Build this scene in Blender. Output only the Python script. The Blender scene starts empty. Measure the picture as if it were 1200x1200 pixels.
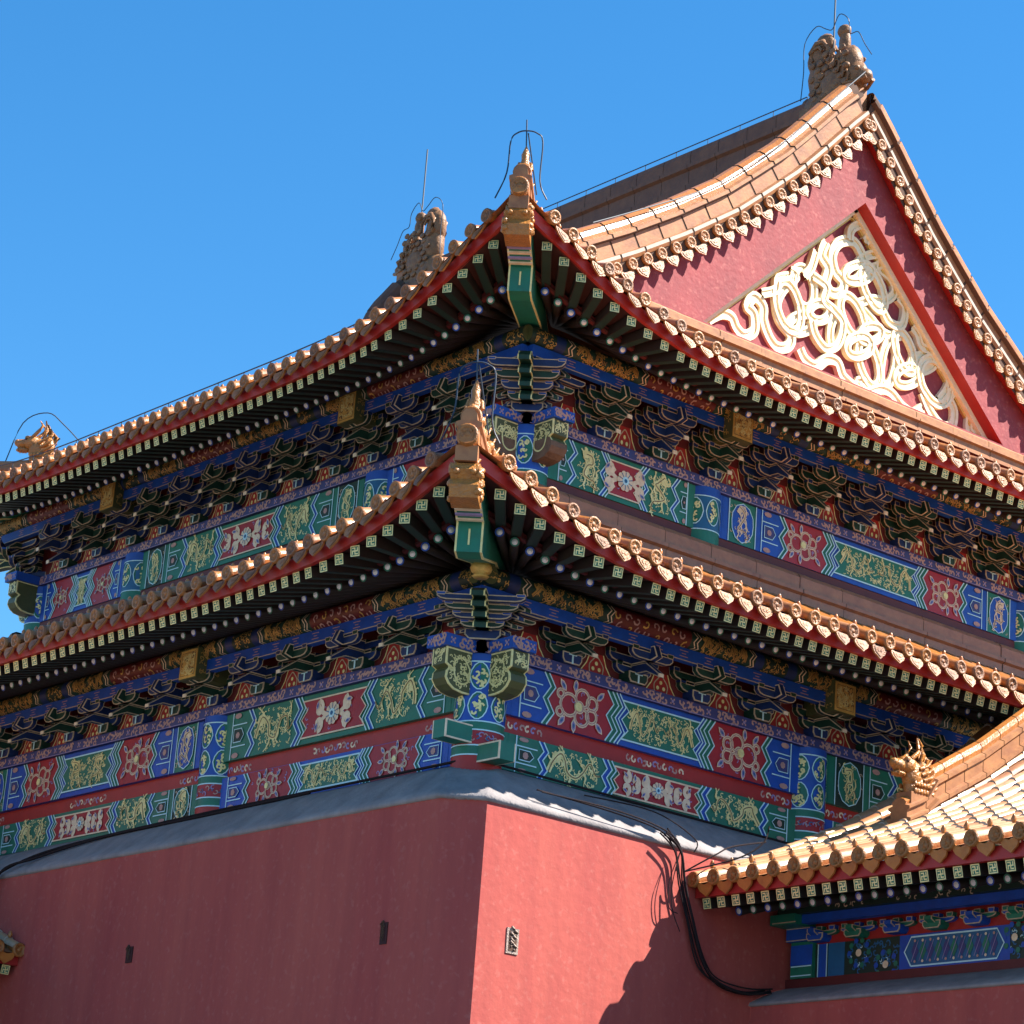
import bpy, math, random
from mathutils import Vector, Matrix
random.seed(7)
S = bpy.context.scene
COL = S.collection
PI = math.pi

# ------------------------------------------------------------------ camera
CAM = Vector((-18.72258, -23.44067, 1.6))
rv = Vector((0.7595091, -0.6464756, 0.0722172)).normalized()
fv = Vector((0.5982123, 0.7377531, 0.3128298)).normalized()
uv_ = rv.cross(fv).normalized()
cd = bpy.data.cameras.new("camera"); cam = bpy.data.objects.new("camera", cd); COL.objects.link(cam)
mw = Matrix(((rv.x, uv_.x, -fv.x, CAM.x), (rv.y, uv_.y, -fv.y, CAM.y), (rv.z, uv_.z, -fv.z, CAM.z), (0, 0, 0, 1)))
cam.matrix_world = mw
cd.sensor_fit = 'HORIZONTAL'; cd.sensor_width = 36.0; cd.lens = 36.0 * 3179.47 / 1200.0
cd.clip_end = 20000
S.camera = cam

# ------------------------------------------------------------------ sky, sun, exposure
SUN = Vector((0.667, -0.575, 1.0)).normalized()
w = bpy.data.worlds.new("World"); S.world = w; w.use_nodes = True
nt = w.node_tree; bg = nt.nodes['Background']
sky = nt.nodes.new('ShaderNodeTexSky'); sky.sky_type = 'NISHITA'; sky.sun_disc = False
sky.sun_elevation = math.asin(SUN.z); sky.sun_rotation = math.atan2(SUN.x, SUN.y)
sky.air_density = 1.0; sky.dust_density = 0.1; sky.ozone_density = 4.0; sky.altitude = 300
hs = nt.nodes.new('ShaderNodeHueSaturation'); hs.inputs['Saturation'].default_value = 1.29; hs.inputs['Hue'].default_value = 0.495
nt.links.new(sky.outputs[0], hs.inputs['Color']); nt.links.new(hs.outputs[0], bg.inputs[0]); bg.inputs[1].default_value = 0.084
sd = bpy.data.lights.new("sun", 'SUN'); sd.energy = 5.0; sd.angle = math.radians(0.5); sd.color = (1.0, 0.93, 0.83)
so = bpy.data.objects.new("sun", sd); COL.objects.link(so)
so.rotation_euler = SUN.to_track_quat('Z', 'Y').to_euler()
S.view_settings.view_transform = 'Standard'; S.view_settings.look = 'None'
S.view_settings.exposure = 1.5; S.view_settings.gamma = 1.0
S.cycles.max_bounces = 6; S.cycles.diffuse_bounces = 3; S.cycles.glossy_bounces = 2

# ------------------------------------------------------------------ materials
MATS = {}
def mat(name, col, rough=0.6, col2=None, scale=3.0, mix=0.5, bump=0.0, bscale=40.0, metal=0.0, detail=6.0, streak=False, spec=0.5):
    if name in MATS: return MATS[name]
    m = bpy.data.materials.new(name); m.use_nodes = True; n = m.node_tree; b = n.nodes['Principled BSDF']
    b.inputs['Roughness'].default_value = rough; b.inputs['Metallic'].default_value = metal
    b.inputs['Specular IOR Level'].default_value = spec
    c2 = col2 or tuple(c * 0.55 for c in col)
    tc = n.nodes.new('ShaderNodeNewGeometry')
    mp = n.nodes.new('ShaderNodeMapping'); n.links.new(tc.outputs['Position'], mp.inputs['Vector'])
    if streak: mp.inputs['Scale'].default_value = (1, 1, 0.18)
    no = n.nodes.new('ShaderNodeTexNoise'); no.inputs['Scale'].default_value = scale; no.inputs['Detail'].default_value = detail
    no.inputs['Roughness'].default_value = 0.65
    n.links.new(mp.outputs[0], no.inputs['Vector'])
    rp = n.nodes.new('ShaderNodeValToRGB'); rp.color_ramp.elements[0].position = 0.5 - 0.22; rp.color_ramp.elements[1].position = 0.5 + 0.2
    a = tuple(col[i] * (1 - mix) + c2[i] * mix for i in range(3))
    rp.color_ramp.elements[0].color = (*a, 1); rp.color_ramp.elements[1].color = (*col, 1)
    n.links.new(no.outputs['Fac'], rp.inputs['Fac']); n.links.new(rp.outputs['Color'], b.inputs['Base Color'])
    if bump:
        n2 = n.nodes.new('ShaderNodeTexNoise'); n2.inputs['Scale'].default_value = bscale; n2.inputs['Detail'].default_value = 4
        n.links.new(tc.outputs['Position'], n2.inputs['Vector'])
        bp = n.nodes.new('ShaderNodeBump'); bp.inputs['Strength'].default_value = bump; bp.inputs['Distance'].default_value = 0.02
        n.links.new(n2.outputs['Fac'], bp.inputs['Height']); n.links.new(bp.outputs['Normal'], b.inputs['Normal'])
    MATS[name] = m
    return m
WALL = mat('red limewash wall', (0.46, 0.096, 0.070), 0.9, (0.37, 0.058, 0.052), 0.9, 0.9, 0.35, 9, streak=True)
def wall_extra(m):
    n = m.node_tree; b = n.nodes['Principled BSDF']; src = b.inputs['Base Color'].links[0].from_socket
    g = n.nodes.new('ShaderNodeNewGeometry'); no = n.nodes.new('ShaderNodeTexNoise'); no.inputs['Scale'].default_value = 14; no.inputs['Detail'].default_value = 8
    n.links.new(g.outputs['Position'], no.inputs['Vector'])
    rp = n.nodes.new('ShaderNodeValToRGB'); rp.color_ramp.elements[0].position = 0.56; rp.color_ramp.elements[1].position = 0.74
    rp.color_ramp.elements[0].color = (0, 0, 0, 1); rp.color_ramp.elements[1].color = (0.45, 0.45, 0.45, 1)
    n.links.new(no.outputs['Fac'], rp.inputs['Fac'])
    mx = n.nodes.new('ShaderNodeMixRGB'); n.links.new(rp.outputs['Color'], mx.inputs['Fac']); n.links.new(src, mx.inputs['Color1'])
    mx.inputs['Color2'].default_value = (0.5, 0.16, 0.13, 1)
    # darker vertical run marks and broad damp patches
    mp = n.nodes.new('ShaderNodeMapping'); mp.inputs['Scale'].default_value = (2.6, 2.6, .22); n.links.new(g.outputs['Position'], mp.inputs['Vector'])
    n3 = n.nodes.new('ShaderNodeTexNoise'); n3.inputs['Scale'].default_value = 1.6; n3.inputs['Detail'].default_value = 9; n3.inputs['Roughness'].default_value = .7; n.links.new(mp.outputs[0], n3.inputs['Vector'])
    r3 = n.nodes.new('ShaderNodeValToRGB'); r3.color_ramp.elements[0].position = .36; r3.color_ramp.elements[1].position = .60
    r3.color_ramp.elements[0].color = (.68, .64, .72, 1); r3.color_ramp.elements[1].color = (1, 1, 1, 1); n.links.new(n3.outputs['Fac'], r3.inputs['Fac'])
    m3 = n.nodes.new('ShaderNodeMixRGB'); m3.blend_type = 'MULTIPLY'; m3.inputs['Fac'].default_value = .38
    n.links.new(mx.outputs['Color'], m3.inputs['Color1']); n.links.new(r3.outputs['Color'], m3.inputs['Color2'])
    n.links.new(m3.outputs['Color'], b.inputs['Base Color'])
wall_extra(WALL)
GABLE = mat('red gable plaster', (0.30, 0.036, 0.040), 0.75, (0.22, 0.030, 0.036), 2.0, 0.9, 0.4, 12)
wall_extra(GABLE)
COPE = mat('grey mortar coping', (0.32, 0.29, 0.285), 0.9, (0.17, 0.155, 0.16), 3.2, 0.9, 0.5, 30, streak=True)
TILE = mat('amber glazed tile', (0.50, 0.19, 0.04), 0.32, (0.30, 0.10, 0.03), 7, 0.8, 0.25, 30)
TILE3 = mat('browned amber glazed tile', (0.38, 0.15, 0.045), 0.4, (0.20, 0.08, 0.035), 9, 0.9, 0.3, 30)
DISC2 = None
TILE2 = mat('worn amber glazed tile', (0.46, 0.21, 0.085), 0.5, (0.24, 0.095, 0.05), 5, 0.9, 0.12, 22, spec=0.3)
APRON = mat('brown red apron ridge', (0.40, 0.185, 0.10), 0.5, (0.25, 0.11, 0.07), 5, 0.9, 0.12, 22, spec=0.3)
RIDGE = mat('dull brown ridge tile', (0.22, 0.10, 0.055), 0.55, (0.13, 0.06, 0.04), 5, 0.9, 0.12, 22, spec=0.25)
DISC3 = mat('browned tile end', (0.30, 0.12, 0.04), 0.5, (0.16, 0.06, 0.025), 25, 0.9, 0.5, 60)
DISC = mat('moulded tile end', (0.40, 0.155, 0.035), 0.42, (0.22, 0.08, 0.022), 25, 0.8, 0.5, 60)
ORN = mat('glazed ornament', (0.50, 0.20, 0.04), 0.3, (0.30, 0.13, 0.04), 12, 0.9, 0.9, 35)
CHIW = mat('weathered glazed dragon', (0.31, 0.155, 0.065), 0.5, (0.12, 0.06, 0.035), 11, 0.9, 0.6, 22, spec=0.3)
GAP = mat('dark tile joint', (0.10, 0.05, 0.03), 0.9)
MORT = mat('pale joint mortar', (0.55, 0.47, 0.38), 0.9, None, 9, 0.5)
RED = mat('red lacquer board', (0.42, 0.020, 0.015), 0.5, (0.30, 0.016, 0.014), 4, 0.8)
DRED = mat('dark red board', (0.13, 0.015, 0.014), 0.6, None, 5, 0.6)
BLUE = mat('ultramarine paint', (0.004, 0.085, 0.50), 0.5, (0.006, 0.055, 0.30), 6, 0.8)
TEAL = mat('teal blue paint', (0.01, 0.13, 0.30), 0.5, None, 6, 0.5)
GREEN = mat('malachite green paint', (0.008, 0.19, 0.115), 0.5, (0.012, 0.12, 0.08), 6, 0.8)
DGREEN = mat('dark green paint', (0.007, 0.036, 0.024), 0.55, None, 6, 0.6)
BBLUE = mat('dark bracket blue', (0.006, 0.035, 0.17), 0.55, (0.006, 0.02, 0.08), 9, 0.9)  # a darker blue than the beam paint
BGREEN = mat('dark bracket green', (0.006, 0.055, 0.035), 0.55, (0.005, 0.025, 0.018), 9, 0.9)  # a darker green than the beam paint
RAFTM = mat('near black rafter paint', (0.016, 0.014, 0.009), 0.6, (0.03, 0.009, 0.007), 6, 0.8)  # nearly black base colour for all rafter bodies
BGOLD = mat('dulled gold on dark', (0.72, 0.46, 0.12), 0.35, (0.30, 0.17, 0.045), 9, 0.95, 0.5, 50, 0.3)
DMAR = mat('dull dark maroon', (0.15, 0.015, 0.015), 0.5, None, 8, 0.8)  # darker and duller than the maroon of the beam panels
STRAW = mat('pale straw glazed tile', (0.62, 0.36, 0.19), 0.34, (0.42, 0.20, 0.09), 9, 0.8, 0.2, 30)
PURP = mat('violet blue paint', (0.03, 0.055, 0.23), 0.55, (0.06, 0.045, 0.14), 9, 0.8)
LINE = mat('pale blue outline', (0.55, 0.85, 0.92), 0.5, None, 10, 0.3)
CREAM = mat('cream gilt line', (0.90, 0.74, 0.52), 0.45, (0.62, 0.44, 0.28), 12, 0.8)
GOLD = mat('gold leaf relief', (0.86, 0.60, 0.17), 0.35, (0.55, 0.33, 0.08), 14, 0.8, 0.6, 50, 0.25)
PGOLD = mat('pale gilt relief', (0.92, 0.86, 0.42), 0.42, (0.66, 0.54, 0.18), 14, 0.8, 0.4, 50, 0.1)
PINKG = mat('faded cloud motif', (0.56, 0.34, 0.27), 0.6, (0.33, 0.17, 0.2), 16, 0.8)
MAROON = mat('maroon panel paint', (0.40, 0.012, 0.022), 0.5, (0.28, 0.012, 0.022), 6, 0.8)
LILAC = mat('lilac leaf paint', (0.34, 0.27, 0.52), 0.6, None, 16, 0.5)
WHITE = mat('white paint dot', (0.85, 0.85, 0.85), 0.5, None, 30, 0.2)
EDGE = mat('faded gilt edging', (0.62, 0.50, 0.34), 0.5, (0.34, 0.25, 0.17), 16, 0.9)
BARE = mat('bare weathered wood', (0.20, 0.12, 0.075), 0.8, (0.12, 0.065, 0.04), 9, 0.9, 0.6, 30)
WIRE = mat('dark conductor wire', (0.03, 0.045, 0.07), 0.5)
ROD = mat('grey metal rod', (0.13, 0.14, 0.15), 0.6, None, 5, 0.3)
CABLE = mat('black cable sheath', (0.03, 0.022, 0.024), 0.95, spec=0.1)
OLIVE = mat('olive gilt ground', (0.10, 0.11, 0.035), 0.5, (0.06, 0.07, 0.03), 9, 0.8)
KNOT = mat('gilt ribbon relief', (0.92, 0.82, 0.56), 0.6, (0.80, 0.60, 0.28), 8, 0.7, 0.3, 30)
PAVE = mat('grey stone paving', (0.13, 0.12, 0.115), 0.9, (0.09, 0.085, 0.08), 0.6, 0.8)
DARKR = mat('near black red', (0.05, 0.010, 0.009), 0.8)  # nearly black red, deeper than the other red boards
CARV = mat('carved grey brick', (0.45, 0.36, 0.30), 0.9, (0.2, 0.14, 0.12), 30, 0.8, 0.8, 60)

# ------------------------------------------------------------------ mesh helper
class M:
    def __init__(s): s.v = []; s.f = []; s.m = []; s.s = []; s.mats = []; s.mi = {}
    def idx(s, mt):
        if mt.name not in s.mi: s.mi[mt.name] = len(s.mats); s.mats.append(mt)
        return s.mi[mt.name]
    def face(s, pts, mt, sm=False):
        b = len(s.v); s.v.extend([tuple(p) for p in pts]); s.f.append(tuple(range(b, b + len(pts)))); s.m.append(s.idx(mt)); s.s.append(sm)
    def grid(s, rows, mt, sm=True, cu=False, cv=False, matf=None):
        b = len(s.v); nr = len(rows); nc = len(rows[0])
        for r in rows: s.v.extend([tuple(p) for p in r])
        k = s.idx(mt)
        for i in range(nr if cv else nr - 1):
            for j in range(nc if cu else nc - 1):
                i2 = (i + 1) % nr; j2 = (j + 1) % nc
                s.f.append((b + i * nc + j, b + i * nc + j2, b + i2 * nc + j2, b + i2 * nc + j))
                s.m.append(k if matf is None else s.idx(matf(i, j))); s.s.append(sm)
    def box(s, f, a0, a1, b0, b1, c0, c1, mt, skip=()):
        P = [f(a, b, c) for a in (a0, a1) for b in (b0, b1) for c in (c0, c1)]
        for n_, q in enumerate(((0, 1, 3, 2), (4, 6, 7, 5), (0, 4, 5, 1), (2, 3, 7, 6), (0, 2, 6, 4), (1, 5, 7, 3))):
            if n_ not in skip: s.face([P[i] for i in q], mt)
    def prism(s, f, poly, c0, c1, mt, side=None):      # poly in (a,b), extruded along c
        s.face([f(a, b, c0) for a, b in poly], mt); s.face([f(a, b, c1) for a, b in reversed(poly)], mt)
        n = len(poly)
        for i in range(n):
            a, b = poly[i], poly[(i + 1) % n]
            s.face([f(a[0], a[1], c0), f(b[0], b[1], c0), f(b[0], b[1], c1), f(a[0], a[1], c1)], side or mt)
    def tube(s, pts, r, mt, n=6, cap=True, rr=None):
        pts = [Vector(p) for p in pts]; rows = []
        up = Vector((0, 0, 1))
        for i, p in enumerate(pts):
            t = (pts[min(i + 1, len(pts) - 1)] - pts[max(i - 1, 0)]).normalized()
            u = up if abs(t.dot(up)) < 0.95 else Vector((1, 0, 0))
            x = t.cross(u).normalized(); y = x.cross(t).normalized(); q = rr[i] if rr else r
            rows.append([p + x * (math.cos(2 * PI * k / n) * q) + y * (math.sin(2 * PI * k / n) * q) for k in range(n)])
        s.grid(rows, mt, True, cu=True)
        if cap: s.face(rows[0], mt); s.face(rows[-1][::-1], mt)
    def lathe(s, f, prof, mt, n=12):                   # f(a,b,c), axis c, prof (r,c)
        s.grid([[f(r * math.cos(2 * PI * k / n), r * math.sin(2 * PI * k / n), c) for k in range(n)] for r, c in prof], mt, True, cu=True)
    def blob(s, c, rx, ry, rz, mt, rot=None, n=8, amp=0.12, sd=0.0):
        c = Vector(c); rows = []
        for i in range(n + 1):
            th = PI * i / n; row = []
            for j in range(2 * n):
                ph = PI * j / n; k = 1 + amp * math.sin(5 * th + 3 * ph + sd) * math.sin(4 * ph - 2 * th + sd * 2)
                p = Vector((rx * math.sin(th) * math.cos(ph) * k, ry * math.sin(th) * math.sin(ph) * k, rz * math.cos(th) * k))
                if rot: p = rot @ p
                row.append(c + p)
            rows.append(row)
        s.grid(rows, mt, True, cu=True)
    def build(s, name, parent=None, label=None, kind=None):
        me = bpy.data.meshes.new(name); me.from_pydata(s.v, [], s.f)
        for m_ in s.mats: me.materials.append(m_)
        me.polygons.foreach_set('material_index', s.m); me.polygons.foreach_set('use_smooth', s.s); me.update()
        o = bpy.data.objects.new(name, me); COL.objects.link(o)
        if parent: o.parent = parent
        if label: o['label'] = label
        if kind: o['kind'] = kind
        return o
def thing(name, label, cat, loc=(0, 0, 0), group=None):
    o = bpy.data.objects.new(name, None); COL.objects.link(o); o.location = loc; o.empty_display_size = 0.3
    o['label'] = label; o['category'] = cat
    if group: o['group'] = group
    return o
def tag(o, label, cat, group=None):
    o['label'] = label; o['category'] = cat
    if group: o['group'] = group
    return o
ID = lambda a, b, c: Vector((a, b, c))
def lerp(a, b, t): return a + (b - a) * t
def interp(tab, x):
    if x <= tab[0][0]: return tab[0][1]
    for (x0, y0), (x1, y1) in zip(tab, tab[1:]):
        if x <= x1: return y0 + (y1 - y0) * (x - x0) / (x1 - x0)
    return tab[-1][1]
def spline(pts, n=5):
    out = []
    for i in range(len(pts) - 1):
        p0 = pts[max(i - 1, 0)]; p1 = pts[i]; p2 = pts[i + 1]; p3 = pts[min(i + 2, len(pts) - 1)]
        for k in range(n):
            t = k / n
            out.append(tuple(0.5 * ((2 * b) + (-a + c) * t + (2 * a - 5 * b + 4 * c - d) * t * t + (-a + 3 * b - 3 * c + d) * t ** 3) for a, b, c, d in zip(p0, p1, p2, p3)))
    out.append(tuple(pts[-1])); return out

# ------------------------------------------------------------------ painted ornament on a surface map f(u,v,h)
LY = 0.003
RC = [0]
def poly(m, f, pts, mt, l):
    RC[0] = (RC[0] + 1) % 9; m.face([f(u, v, l * LY + RC[0] * .00018) for u, v in pts], mt)
def rib(m, f, pts, w, mt, l, sm=True, n=4):
    if sm: pts = spline(pts, n)
    N = len(pts); L = []; R = []
    for i, p in enumerate(pts):
        a = pts[max(i - 1, 0)]; b = pts[min(i + 1, N - 1)]
        dx, dy = b[0] - a[0], b[1] - a[1]; q = math.hypot(dx, dy) or 1
        ww = (w(i / (N - 1)) if callable(w) else w) / 2
        L.append((p[0] - dy / q * ww, p[1] + dx / q * ww)); R.append((p[0] + dy / q * ww, p[1] - dx / q * ww))
    RC[0] = (RC[0] + 1) % 9; h0 = l * LY + RC[0] * .00022
    m.grid([[f(*x, h0 + .0012 * i / N) for i, x in enumerate(L)], [f(*x, h0 + .0012 * i / N) for i, x in enumerate(R)]], mt, False)
def disc(m, f, cu, cv, r, mt, l, n=12, ry=None):
    ry = ry or r
    poly(m, f, [(cu + r * math.cos(2 * PI * k / n), cv + ry * math.sin(2 * PI * k / n)) for k in range(n)], mt, l)
def curl(m, f, cu, cv, r, a0, turn, w, mt, l, k=9):
    pts = [(cu + r * (1 - 0.8 * i / k) * math.cos(a0 + turn * i / k), cv + r * (1 - 0.8 * i / k) * math.sin(a0 + turn * i / k)) for i in range(k + 1)]
    rib(m, f, pts, w, mt, l, False)
def specks(m, f, u0, v0, w, h, mt, n, l, s=0.03, rnd=None):
    for _ in range(n):
        curl(m, f, u0 + random.uniform(.06, .94) * w, v0 + random.uniform(.08, .92) * h, s * random.uniform(.7, 1.4), random.uniform(0, 6.28), random.choice((-1, 1)) * random.uniform(3, 5), s * 0.42, mt, l, 5)
def dragon(m, f, u0, v0, w, h, mt, l, flip=1, thick=0.055):
    g = (lambda a, b: (u0 + w / 2 + (a - .5) * w * flip, v0 + b * h))
    if w > h * 1.15:
        P = [(.04, .30), (.10, .55), (.2, .78), (.32, .66), (.38, .38), (.5, .24), (.6, .45), (.68, .72), (.79, .68), (.86, .42), (.96, .5)]
        head = (.13, .68)
    else:
        P = [(.30, .86), (.55, .80), (.62, .62), (.38, .5), (.30, .36), (.50, .24), (.70, .30), (.78, .12), (.6, .06)]
        head = (.32, .82)
    P = [(a + random.uniform(-.035, .035), min(.94, max(.06, b + random.uniform(-.07, .07)))) for a, b in P]
    pts = [g(*p) for p in P]
    rib(m, f, pts, lambda t: thick * (1.0 - 0.75 * t), mt, l); rib(m, f, pts, thick * .16, BARE, l + 2)
    for p in pts[1:-1]:
        for e in range(3): curl(m, f, p[0] + random.uniform(-1, 1) * thick, p[1] + random.uniform(-1, 1) * thick, thick * .55, random.uniform(0, 6), 3.2, thick * .2, mt, l, 4)
    hu, hv = g(*head); disc(m, f, hu, hv, thick * .85, mt, l + 1, 7)
    for k in range(6): curl(m, f, hu + random.uniform(-1, 1) * thick, hv + random.uniform(-.8, 1) * thick, thick * .9, random.uniform(0, 6), 3, thick * .3, mt, l + 1, 4)
    for i, t in enumerate((.25, .42, .62, .82)):
        p = P[int(t * (len(P) - 1))]
        for dv in (-.26, .24):
            q = (min(max(p[0] + random.uniform(-.08, .08), .03), .97), min(max(p[1] + dv, .06), .94))
            a, b = g(*p), g(*q); rib(m, f, [a, ((a[0] + b[0]) / 2 + thick * .4, (a[1] + b[1]) / 2), b], thick * .38, mt, l)
            for e in range(3): rib(m, f, [b, (b[0] + random.uniform(-1, 1) * thick, b[1] + (.7 if dv > 0 else -.7) * thick)], thick * .16, mt, l, False)
def zz(u, v0, v1, a, sgn=1): return [(u + sgn * a * x, lerp(v0, v1, y)) for x, y in ((0, 0), (1, .25), (0, .5), (1, .75), (0, 1))]
def zband(m, f, ua, ub, h, a, mt, l, la=True, lb=True, za=True, zb=True, y0=0.0):
    A = zz(ua, y0, h, a if za else 0); B = zz(ub, y0, h, a if zb else 0)
    m.grid([[f(*p, l * LY) for p in A], [f(*p, l * LY) for p in B]], mt, False)
    if la: rib(m, f, A, .020, LINE, l + 3, False)
    if lb: rib(m, f, B, .020, LINE, l + 3, False)
def leaf(m, f, cu, cv, r, ang, l):
    c, s_ = math.cos(ang), math.sin(ang)
    for k, mt in ((1.35, CREAM), (1.0, LILAC), (.5, TEAL)):
        poly(m, f, [(cu + c * a * r * k - s_ * b * r * k, cv + s_ * a * r * k + c * b * r * k) for a, b in ((-1, 0), (-.3, .45), (.5, .4), (1.1, 0), (.5, -.4), (-.3, -.45))], mt, l + {1.35: 0, 1.0: 1, .5: 2}[k])
def flower(m, f, u0, w, h, l):
    cu, cv = u0 + w * .5, h * .5; r = min(w * .8, h) * .235
    for dx, dy, q in ((-.95, 0, .92), (.45, .78, .74), (.45, -.78, .74), (1.5, .52, .56), (1.5, -.52, .56), (.15, 0, .42), (-1.9, .75, .34), (-1.9, -.75, .34)):
        P_ = [(cu + (dx + q * math.cos(2 * PI * i / 14)) * r, cv + (dy + q * math.sin(2 * PI * i / 14)) * r) for i in range(15)]
        rib(m, f, P_, .27 * r, CREAM, l + 1, False); rib(m, f, P_, .08 * r, PINKG, l + 3, False)
    for dx, dy, a in ((-1.7, 1.45, 2.2), (-1.7, -1.45, -2.2), (2.3, 1.3, .8), (2.3, -1.3, -.8), (2.6, 0, 0), (-.4, 1.65, 1.5), (-.4, -1.65, -1.5)):
        if abs(dy * r) < h * .42 and abs(dx * r) < w * .46: leaf(m, f, cu + dx * r, cv + dy * r, r * .42, a, l + 4)
    disc(m, f, cu, cv, r * .4, PGOLD, l + 6, 8)
def rosette(m, f, cu, cv, r, l):
    for k in range(10):
        a = 2 * PI * k / 10; disc(m, f, cu + r * .72 * math.cos(a), cv + r * .72 * math.sin(a), r * .3, CREAM, l, 8)
    disc(m, f, cu, cv, r * .75, WHITE if False else CREAM, l + 1, 12)
    for k in range(10):
        a = 2 * PI * (k + .5) / 10; rib(m, f, [(cu + r * .3 * math.cos(a), cv + r * .3 * math.sin(a)), (cu + r * .85 * math.cos(a), cv + r * .85 * math.sin(a))], r * .08, TEAL, l + 2, False)
    disc(m, f, cu, cv, r * .42, LINE, l + 3, 10); disc(m, f, cu, cv, r * .2, TEAL, l + 4, 8)
def scrolls(m, f, u0, w, h, l):
    cu, cv = u0 + w / 2, h / 2; r = h * .36
    for sx in (-1, 1):
        for sy in (-1, 1):
            pts = [(cu + sx * r * .8, cv), (cu + sx * r * 1.4, cv + sy * r * .35), (cu + sx * r * 1.9, cv + sy * r * .95)]
            rib(m, f, pts, .06, CREAM, l + 1)
            n_ = max(1, int((w / 2 - r * 1.2) / (r * 1.35)))
            for k in range(n_):
                x = cu + sx * (r * (1.75 + 1.25 * k)); curl(m, f, x, cv + sy * r * .55 * (1 if k % 2 == 0 else -.6), r * .62, 1.5 * sy, sx * sy * 5.2, .06, CREAM, l + 1)
                leaf(m, f, x + sx * r * .15, cv - sy * r * .15 * (k % 2) + sy * r * .80, r * .30, random.uniform(0, 3), l + 3)
    rosette(m, f, cu, cv, r * .85, l + 5)
def beam_paint(m, f, w, h, sch, box=0.0, lowdet=False):
    hoop, alt = (GREEN, BLUE) if sch == 'A' else (BLUE, GREEN)
    k = min(1.0, w / 4.6); a = min(.11, h * .19)
    st = .12 * k; hx = .34 * k; fl = (.92 if not box else .80) * k; zg = .13 * k
    if w < 3: st, hx, fl, zg = .10, .14, .52, .10
    for sgn in (0, 1):
        g = (lambda u, v, hh, sgn=sgn: f(w - u if sgn else u, v, hh))
        u = 0.0
        poly(m, g, [(0, 0), (st, 0), (st, h), (0, h)], hoop, 1)
        rib(m, g, [(st, 0), (st, h)], .018, LINE, 4, False); u = st
        if box:
            poly(m, g, [(u, 0), (u + box, 0), (u + box, h), (u, h)], GREEN if sch == 'B' else LILAC if False else DGREEN, 1)
            specks(m, g, u, 0, box, h, EDGE, 26, 2, .03)
            pts = [(u + box / 2 + box * .40 * x, h / 2 + h * .46 * y) for x, y in ((0, -1), (.6, -.82), (.95, -.4), (1, 0), (.95, .4), (.6, .82), (0, 1), (-.6, .82), (-.95, .4), (-1, 0), (-.95, -.4), (-.6, -.82))]
            poly(m, g, pts, BLUE if sch == 'B' else GREEN, 4); rib(m, g, pts + pts[:1], .014, LINE, 5, False)
            dragon(m, g, u + box * .14, h * .08, box * .72, h * .84, CREAM if sch == 'B' else PGOLD, 6, 1, .055)
            u += box
            poly(m, g, [(u, 0), (u + st, 0), (u + st, h), (u, h)], hoop, 1)
            for e in (u, u + st): rib(m, g, [(e, 0), (e, h)], .016, LINE, 4, False)
            u += st
        zband(m, g, u, u + hx, h, a, hoop, 1, False, True, False, True)
        for q in (.27, .73): rib(m, g, [(u, h * q), (u + hx * .95, h * q)], .015, LINE, 5, False)
        cx = u + hx * .42
        hexp = [(cx - hx * .28, h * .36), (cx + hx * .2, h * .36), (cx + hx * .38, h * .5), (cx + hx * .2, h * .64), (cx - hx * .28, h * .64)]
        poly(m, g, hexp, DGREEN if sch == 'A' else PURP, 5); rib(m, g, hexp + hexp[:1], .012, LINE, 6, False); disc(m, g, cx, h * .5, hx * .13, PINKG, 7, 7)
        for q in (.08, .92): disc(m, g, cx - hx * .1, h * q, hx * .22, PINKG, 5, 8, h * .06)
        u += hx
        zband(m, g, u, u + zg * .55, h, a, alt, 1); u += zg * .55
        side = GREEN if sch == 'A' else MAROON
        zband(m, g, u, u + fl, h, a, side, 1, True, True)
        if sch == 'A':
            specks(m, g, u + a, .01, fl - a, h * .98, PGOLD, int(90 * fl * h / .5 + 8), 2, .026)
            dragon(m, g, u + a, h * .03, fl - a * .6, h * .94, PGOLD, 5, 1, .075)
        else:
            specks(m, g, u + a, .01, fl - a, h * .98, LILAC, int(14 * fl * h / .5), 2, .03)
            flower(m, g, u + a * .6, fl - a, h, 2)
        u += fl
        zband(m, g, u, u + zg * .6, h, a, alt, 1); u += zg * .6
        zband(m, g, u, u + zg * .5, h, a, hoop if sch == 'A' else GREEN, 1); u += zg * .5
        if sch == 'B': zband(m, g, u, u + zg * .4, h, a, BLUE, 1); u += zg * .4
        U = u
    # centre panel
    fld = MAROON if sch == 'A' else GREEN; bd = h * .12
    A = zz(U + .05, bd, h - bd, a); B = [(w - x, y) for x, y in A]
    m.grid([[f(*p, 3 * LY) for p in A], [f(*p, 3 * LY) for p in B]], fld, False)
    loop = A + B[::-1] + A[:1]; rib(m, f, loop, .02, CREAM if sch == 'A' else LINE, 5, False)
    cw = w - 2 * U - .1
    sub = (lambda u, v, hh: f(U + .05 + u, bd + v, hh))
    if sch == 'A':
        specks(m, sub, a, .02, cw - a, h - 2 * bd - .04, LILAC, int(14 * cw), 4, .03); scrolls(m, sub, 0, cw, h - 2 * bd, 5)
    else:
        specks(m, sub, a, .01, cw - 2 * a, h - 2 * bd - .02, PGOLD, int(220 * cw * h), 4, .024)
        dragon(m, sub, a, .01, cw / 2 - a * 1.2, h - 2 * bd - .02, PGOLD, 6, 1, .05); dragon(m, sub, cw / 2 + a * .2, .01, cw / 2 - a * 1.2, h - 2 * bd - .02, PGOLD, 6, -1, .05)
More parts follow.
